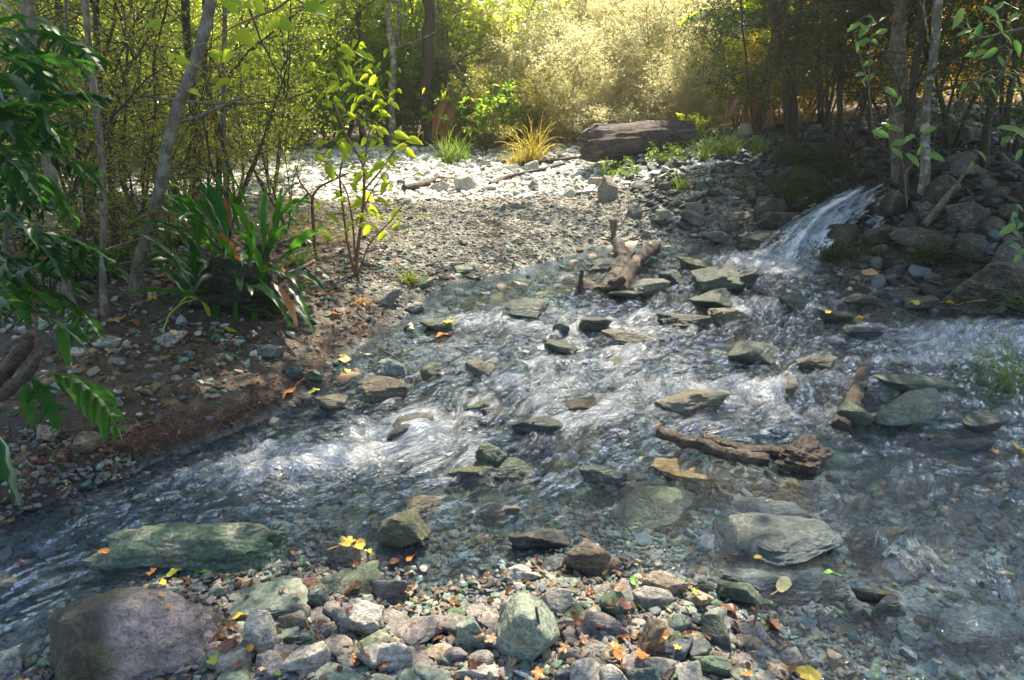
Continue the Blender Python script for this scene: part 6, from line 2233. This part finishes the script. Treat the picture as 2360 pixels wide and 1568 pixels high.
def fallen(px, py, size, col, label, kind=None, group=None, tilt=.5, seed=None):
    rng = R(seed or int(px * 3 + py))
    p = hit(px, py, True)
    # rest on whatever rock lies there
    z = p[2]
    x, y = p[0], p[1]
    for r in ROCKS:
        if abs(r[5] - px) < 260 and (r[0] - x) ** 2 + (r[1] - y) ** 2 < (r[2] * 1.3) ** 2 + .01:
            me = r[4].data
            rd = np.array(ray(px, py))
            ok, loc, nr, _ = r[4].ray_cast(Vector((0, 0, CAMZ)) - r[4].location, Vector(rd).normalized())
            if ok:
                w = loc + r[4].location
                if w.z > z - .002 and w.y < y + .01:
                    x, y, z = w.x, w.y, w.z
    s = size * pxm(y) * (y / p[1] if p[1] else 1) * 1.05
    o = bpy.data.objects.new('fallen_leaf', LV[rng.randint(6) if kind is None else kind])
    COL.objects.link(o)
    o.location = (x, y, z + .012)
    o.scale = (s, s, s)
    o.rotation_euler = (rng.normal() * tilt * .5 + .25, rng.normal() * tilt * .5, rng.uniform(0, 6.28))
    c = np.array(LC[col]) * rng.uniform(.85, 1.15)
    o.color = (*c, 1)
    tag(o, label, 'leaf', group)
    return o


FL = [
    (1435, 1402, 54, 'pink-brown', 'pink-brown heart leaf lying flat right of the dark twig', 2), (1480, 1516, 66, 'orange', 'large golden orange leaf at the bottom right of centre', 1), (1460, 1345, 42, 'green', 'dark green leaf standing below the brown veined rock', 1),
    (1805, 1352, 62, 'pale yellow', 'pale yellow leaf on the patched green stone', 1), (1918, 1328, 52, 'green', 'bright green leaf on the lower blue slab', 1), (1690, 1420, 90, 'brown', 'long curled brown leaf right of the wet teal stone', 1),
    (1780, 1440, 66, 'brown', 'dark brown leaf under the red-brown twig', 1), (1420, 1506, 56, 'orange', 'narrow orange leaf left of the large golden one', 1), (1130, 1480, 46, 'tan', 'tan crumpled leaf left of the upright boulder', 0),
    (947, 1293, 32, 'orange', 'small bright orange leaf floating below the olive block', 2), (800, 1255, 60, 'yellow', 'yellow leaf heaped on the tan rock', 0), (825, 1262, 44, 'yellow', 'second yellow leaf at the right of the heap', 2),
    (852, 1275, 24, 'yellow-green', 'small yellow-green leaf beside the yellow heap', 1), (1358, 1370, 36, 'red', 'rusty leaf between plate and veined rock', 0), (1325, 1440, 70, 'brown', 'curled brown leaf along the dark twig', 1),
    (1345, 1480, 44, 'tan', 'tan leaf scrap below the curled brown leaf', 0), (1522, 1475, 54, 'orange', 'orange leaf lying on the upright brown block', 1), (550, 1342, 30, 'orange', 'orange leaf beside the sloping green slab', 1),
    (370, 1350, 36, 'yellow', 'yellow leaf in the pile behind the mauve boulder', 1), (402, 1325, 44, 'yellow-green', 'lime leaf in the pile under the long green boulder', 1), (375, 1378, 36, 'tan', 'tan leaf at the lower left of the pile', 0),
    (430, 1345, 34, 'brown', 'brown leaf in the middle of the leaf pile', 0), (468, 1325, 36, 'yellow-green', 'yellow-green leaf at the right of the leaf pile', 1), (350, 1325, 34, 'orange', 'orange leaf at the left of the leaf pile', 0),
    (495, 1345, 44, 'brown', 'brown-gold leaf between pile and green slab', 1), (240, 1277, 32, 'orange', 'orange leaf stuck to the left tip of the long green boulder', 1), (560, 1425, 60, 'yellow', 'yellow-tan curled leaf below the sloping green slab', 1),
    (495, 1528, 52, 'yellow-green', 'pale yellow-green leaf right of the mauve boulder', 0), (575, 1500, 40, 'orange', 'orange leaf beside the tall cream stone', 1), (812, 1525, 34, 'orange', 'orange leaf left of the round cream stone', 0),
    (500, 1470, 70, 'brown', 'dead brown leaf clump between mauve boulder and cream stone', 0), (525, 1495, 60, 'brown', 'second dead brown leaf lower in the clump', 1), (535, 1450, 46, 'brown', 'third dead brown leaf at the top of the clump', 1),
    (2290, 992, 34, 'orange', 'glossy orange leaf by the rounded teal boulder', 2), (2350, 1040, 62, 'yellow', 'large yellow leaf cut by the right edge', 0), (2050, 1403, 30, 'yellow', 'small yellow leaf on the wet brown oval', 1),
    (2190, 703, 66, 'yellow', 'yellow lobed leaf on the right bank waterline', 0), (2130, 672, 44, 'tan', 'tan leaf left of the yellow lobed one', 0), (2155, 655, 46, 'tan', 'pinkish tan leaf above the yellow lobed one', 0), (2105, 700, 34, 'yellow-green', 'flat yellow-green leaf at the right waterline', 1),
    (2005, 632, 38, 'tan', 'tan-yellow leaf on the small teal rock of the right bank', 1), (1978, 735, 26, 'yellow', 'yellow leaf right on the black leaf-topped rock', 1), (1908, 722, 28, 'yellow', 'yellow leaf left on the black leaf-topped rock', 1), (1890, 690, 20, 'yellow-green', 'tiny yellow-green leaf left of the black leaf-topped rock', 2),
    (1860, 1560, 70, 'yellow', 'yellow leaf cut by the bottom edge', 1), (1506, 985, 40, 'tan', 'yellow-brown leaf standing at the tip of the sunken branch', 1), (577, 890, 28, 'orange', 'orange leaf on the wet left bank edge', 0),
    (660, 912, 56, 'orange', 'long orange leaf at the left waterline', 1), (724, 905, 28, 'yellow-green', 'yellow-green leaf at the left waterline', 1), (532, 765, 40, 'yellow-green', 'yellow-green seedling leaf on the left bank', 0), (272, 740, 50, 'orange', 'golden lobed leaf below the slender stem', 0),
    (352, 692, 36, 'yellow', 'yellow leaf at the foot of the leaning trunk', 1), (262, 812, 46, 'tan', 'tan crumpled leaf in front of the pale bank stone', 0), (772, 727, 52, 'orange', 'orange-brown lobed leaf on the bank edge', 0), (307, 748, 40, 'red', 'dark red leaf left of the flat cream stone', 2),
    (400, 770, 24, 'pale yellow', 'pale leaf touching the flat cream bank stone', 1), (282, 1043, 32, 'brown', 'reddish leaf on the dark slope above the rapid', 2), (570, 655, 50, 'orange', 'orange dead frond tip hanging at the mossy stump', 1), (372, 640, 50, 'tan', 'tan dead frond left of the strap ferns', 1), (385, 650, 40, 'brown', 'dark dead leaf under the tan frond', 0),
    (1213, 590, 26, 'orange', 'orange leaf at the far waterline', 0), (1140, 545, 26, 'tan', 'tan leaf on the far gravel', 0), (725, 862, 34, 'pale yellow', 'pale yellow leaf on the waterline stone pair', 1), (787, 830, 46, 'pale yellow', 'curled pale leaf below the straw tuft', 1), (800, 858, 30, 'yellow-green', 'yellow-green leaf by the curled pale one', 1),
    (822, 858, 26, 'orange', 'wet orange leaf near the golden brown boulder', 0), (1020, 775, 40, 'orange', 'rust leaf under the riffle water', 1), (1035, 745, 34, 'yellow', 'yellow leaf under the riffle water', 0), (2290, 1045, 30, 'orange', 'orange leaf low at the right edge', 0), (705, 650, 40, 'tan', 'tan leaf by the bare stick', 0),
    (745, 680, 32, 'orange', 'orange leaf below the sapling', 1), (1200, 1480, 36, 'orange', 'orange leaf tip beside the upright boulder', 1), (1300, 1500, 44, 'tan', 'tan leaf lying by the dark twig', 0), (1560, 1500, 30, 'yellow', 'yellow leaf right of the golden orange one', 0), (1600, 1370, 30, 'yellow-green', 'lime leaf above the wet teal stone', 0),
    (1470, 1400, 26, 'yellow-green', 'small lime leaf right of the pink-brown leaf', 1), (1240, 1560, 50, 'orange', 'orange leaf on the bottom edge', 0), (1720, 1560, 44, 'orange', 'orange leaf near the bottom right pebbles', 0), (1090, 1540, 40, 'red', 'red-brown leaf on the bottom edge slab', 1), (880, 1540, 40, 'red', 'brick red leaf right of the bottom edge slab', 1),
    (1180, 1530, 50, 'tan', 'brown-tan leaf below the upright boulder', 1), (640, 1560, 30, 'green', 'dark green leaf at the bottom edge', 1), (1045, 1390, 26, 'orange', 'orange leaf right of the pitted lump', 1), (1745, 1290, 22, 'yellow', 'yellow scrap on the largest blue slab', 1),
]
_r = R(909)
_c = [('brown', 'brown'), ('tan', 'tan'), ('brown', 'brown'), ('brown', 'brown'), ('red', 'rusty')]
_an = [r for r in ROCKS[:NH] if r[3] and r[6] > 1230 and r[5] > 430 and r[5] < 1750]
_used = set()
for k in range(34):
    q_ = _an[k % len(_an)]
    side_ = ['left of', 'right of', 'in front of', 'behind'][(k // len(_an)) % 4]
    dx, dy = {'left of': (-.75, .1), 'right of': (.75, .1), 'in front of': (.1, .5), 'behind': (-.1, -.35)}[side_]
    ww = q_[8] / pxm(q_[1])
    c_ = _c[_r.randint(5)]
    px, py = q_[5] + dx * ww + _r.normal() * 8, q_[6] + dy * ww + _r.normal() * 6
    if py < 1565:
        FL.append((px, py, _r.uniform(26, 54), c_[0], f'{c_[1]} dead leaf lying just {side_} the {q_[3]}', _r.randint(6)))
for a in FL:
    fallen(a[0], a[1], a[2], a[3], a[4], a[5], None, .5)

# leaf litter and roots: uncountable
rng = R(606)
P_ = rand_ground(16000, -5, -.6, 2.2, 6.6, lambda x, y, d, r: (d > .015) & (soilmask(x, y) > .2) & (r.rand(len(x)) < .25 + .5 * (n2(x, y, .4, 2, 61) > .1)), 17)
Q_ = rand_ground(900, -1.7, 2.2, 1.1, 2.5, lambda x, y, d, r: (d > .0), 18)
Q_[:, 2] += rng.uniform(.004, .022, len(Q_))
P_ = np.vstack([P_, Q_])
mb = MB()
leaves(mb, P_ + [0, 0, .008], unit(rng.normal(size=P_.shape) * [1, 1, .2]), unit(rng.normal(size=P_.shape) * .35 + [0, 0, 1]), rng.uniform(.012, .045, len(P_)), rng.uniform(.008, .024, len(P_)), OV, rng.rand(len(P_)))
M['litter'] = mat_leaf('dead_leaf', (.045, .026, .016), (.17, .10, .055), (.04, .02, .01), (.16, .085, .04), .2, .05, .5)
o = mb.build('leaf_litter', M['litter'])
tag(o, 'brown leaf scraps littering the left bank and the gaps between the near pebbles', 'leaf litter', None, 'stuff')
mb = MB()
edge = np.array([(0, 1100), (100, 1080), (200, 1060), (330, 1030), (430, 1005), (560, 960), (650, 920), (720, 870), (760, 830), (820, 770), (880, 735)], float)
TA, TB = [], []
for k in range(900):
    t = rng.uniform(0, len(edge) - 1.001)
    i = int(t)
    px, py = edge[i] * (1 - t + i) + edge[i + 1] * (t - i)
    if k % 6 == 0:
        p = gnd(px + rng.normal() * 14, py - rng.uniform(5, 60))
    a = p + rng.normal(size=3) * [.05, .04, .01] + [0, 0, .005]
    for s in range(3):
        b = a + rng.normal(size=3) * [.022, .018, .012] + [0, -.008, -.008]
        TA.append(a)
        TB.append(b)
        a = b
sticks(mb, np.array(TA), np.array(TB), .0016, .001)
o = mb.build('root_mat', M['redtwig'])
tag(o, 'fine red-brown roots hanging along the left bank edge', 'roots', None, 'stuff')

# ------------------------------------------------------------------ haze: thin moist air, one box round everything
HAZE = True
if HAZE:
    x0, x1, y0, y1, z0, z1 = -71, 71, -51, 121, -14, 16
    V = np.array([(x, y, z) for z in (z0, z1) for y in (y0, y1) for x in (x0, x1)], float)
    mb = MB()
    mb.add(V, [[0, 2, 3, 1], [4, 5, 7, 6], [0, 1, 5, 4], [2, 6, 7, 3], [0, 4, 6, 2], [1, 3, 7, 5]])
    t = NT('haze')
    pv = t.n('ShaderNodeVolumePrincipled')
    pv.inputs['Color'].default_value = (1.0, .93, .76, 1)
    pv.inputs['Density'].default_value = .0042
    pv.inputs['Anisotropy'].default_value = .75
    t.l(pv.outputs[0], t.out.inputs['Volume'])
    o = mb.build('haze', t.m, None, False)
    tag(o, 'thin warm haze in the air under the trees', None, None, 'stuff')
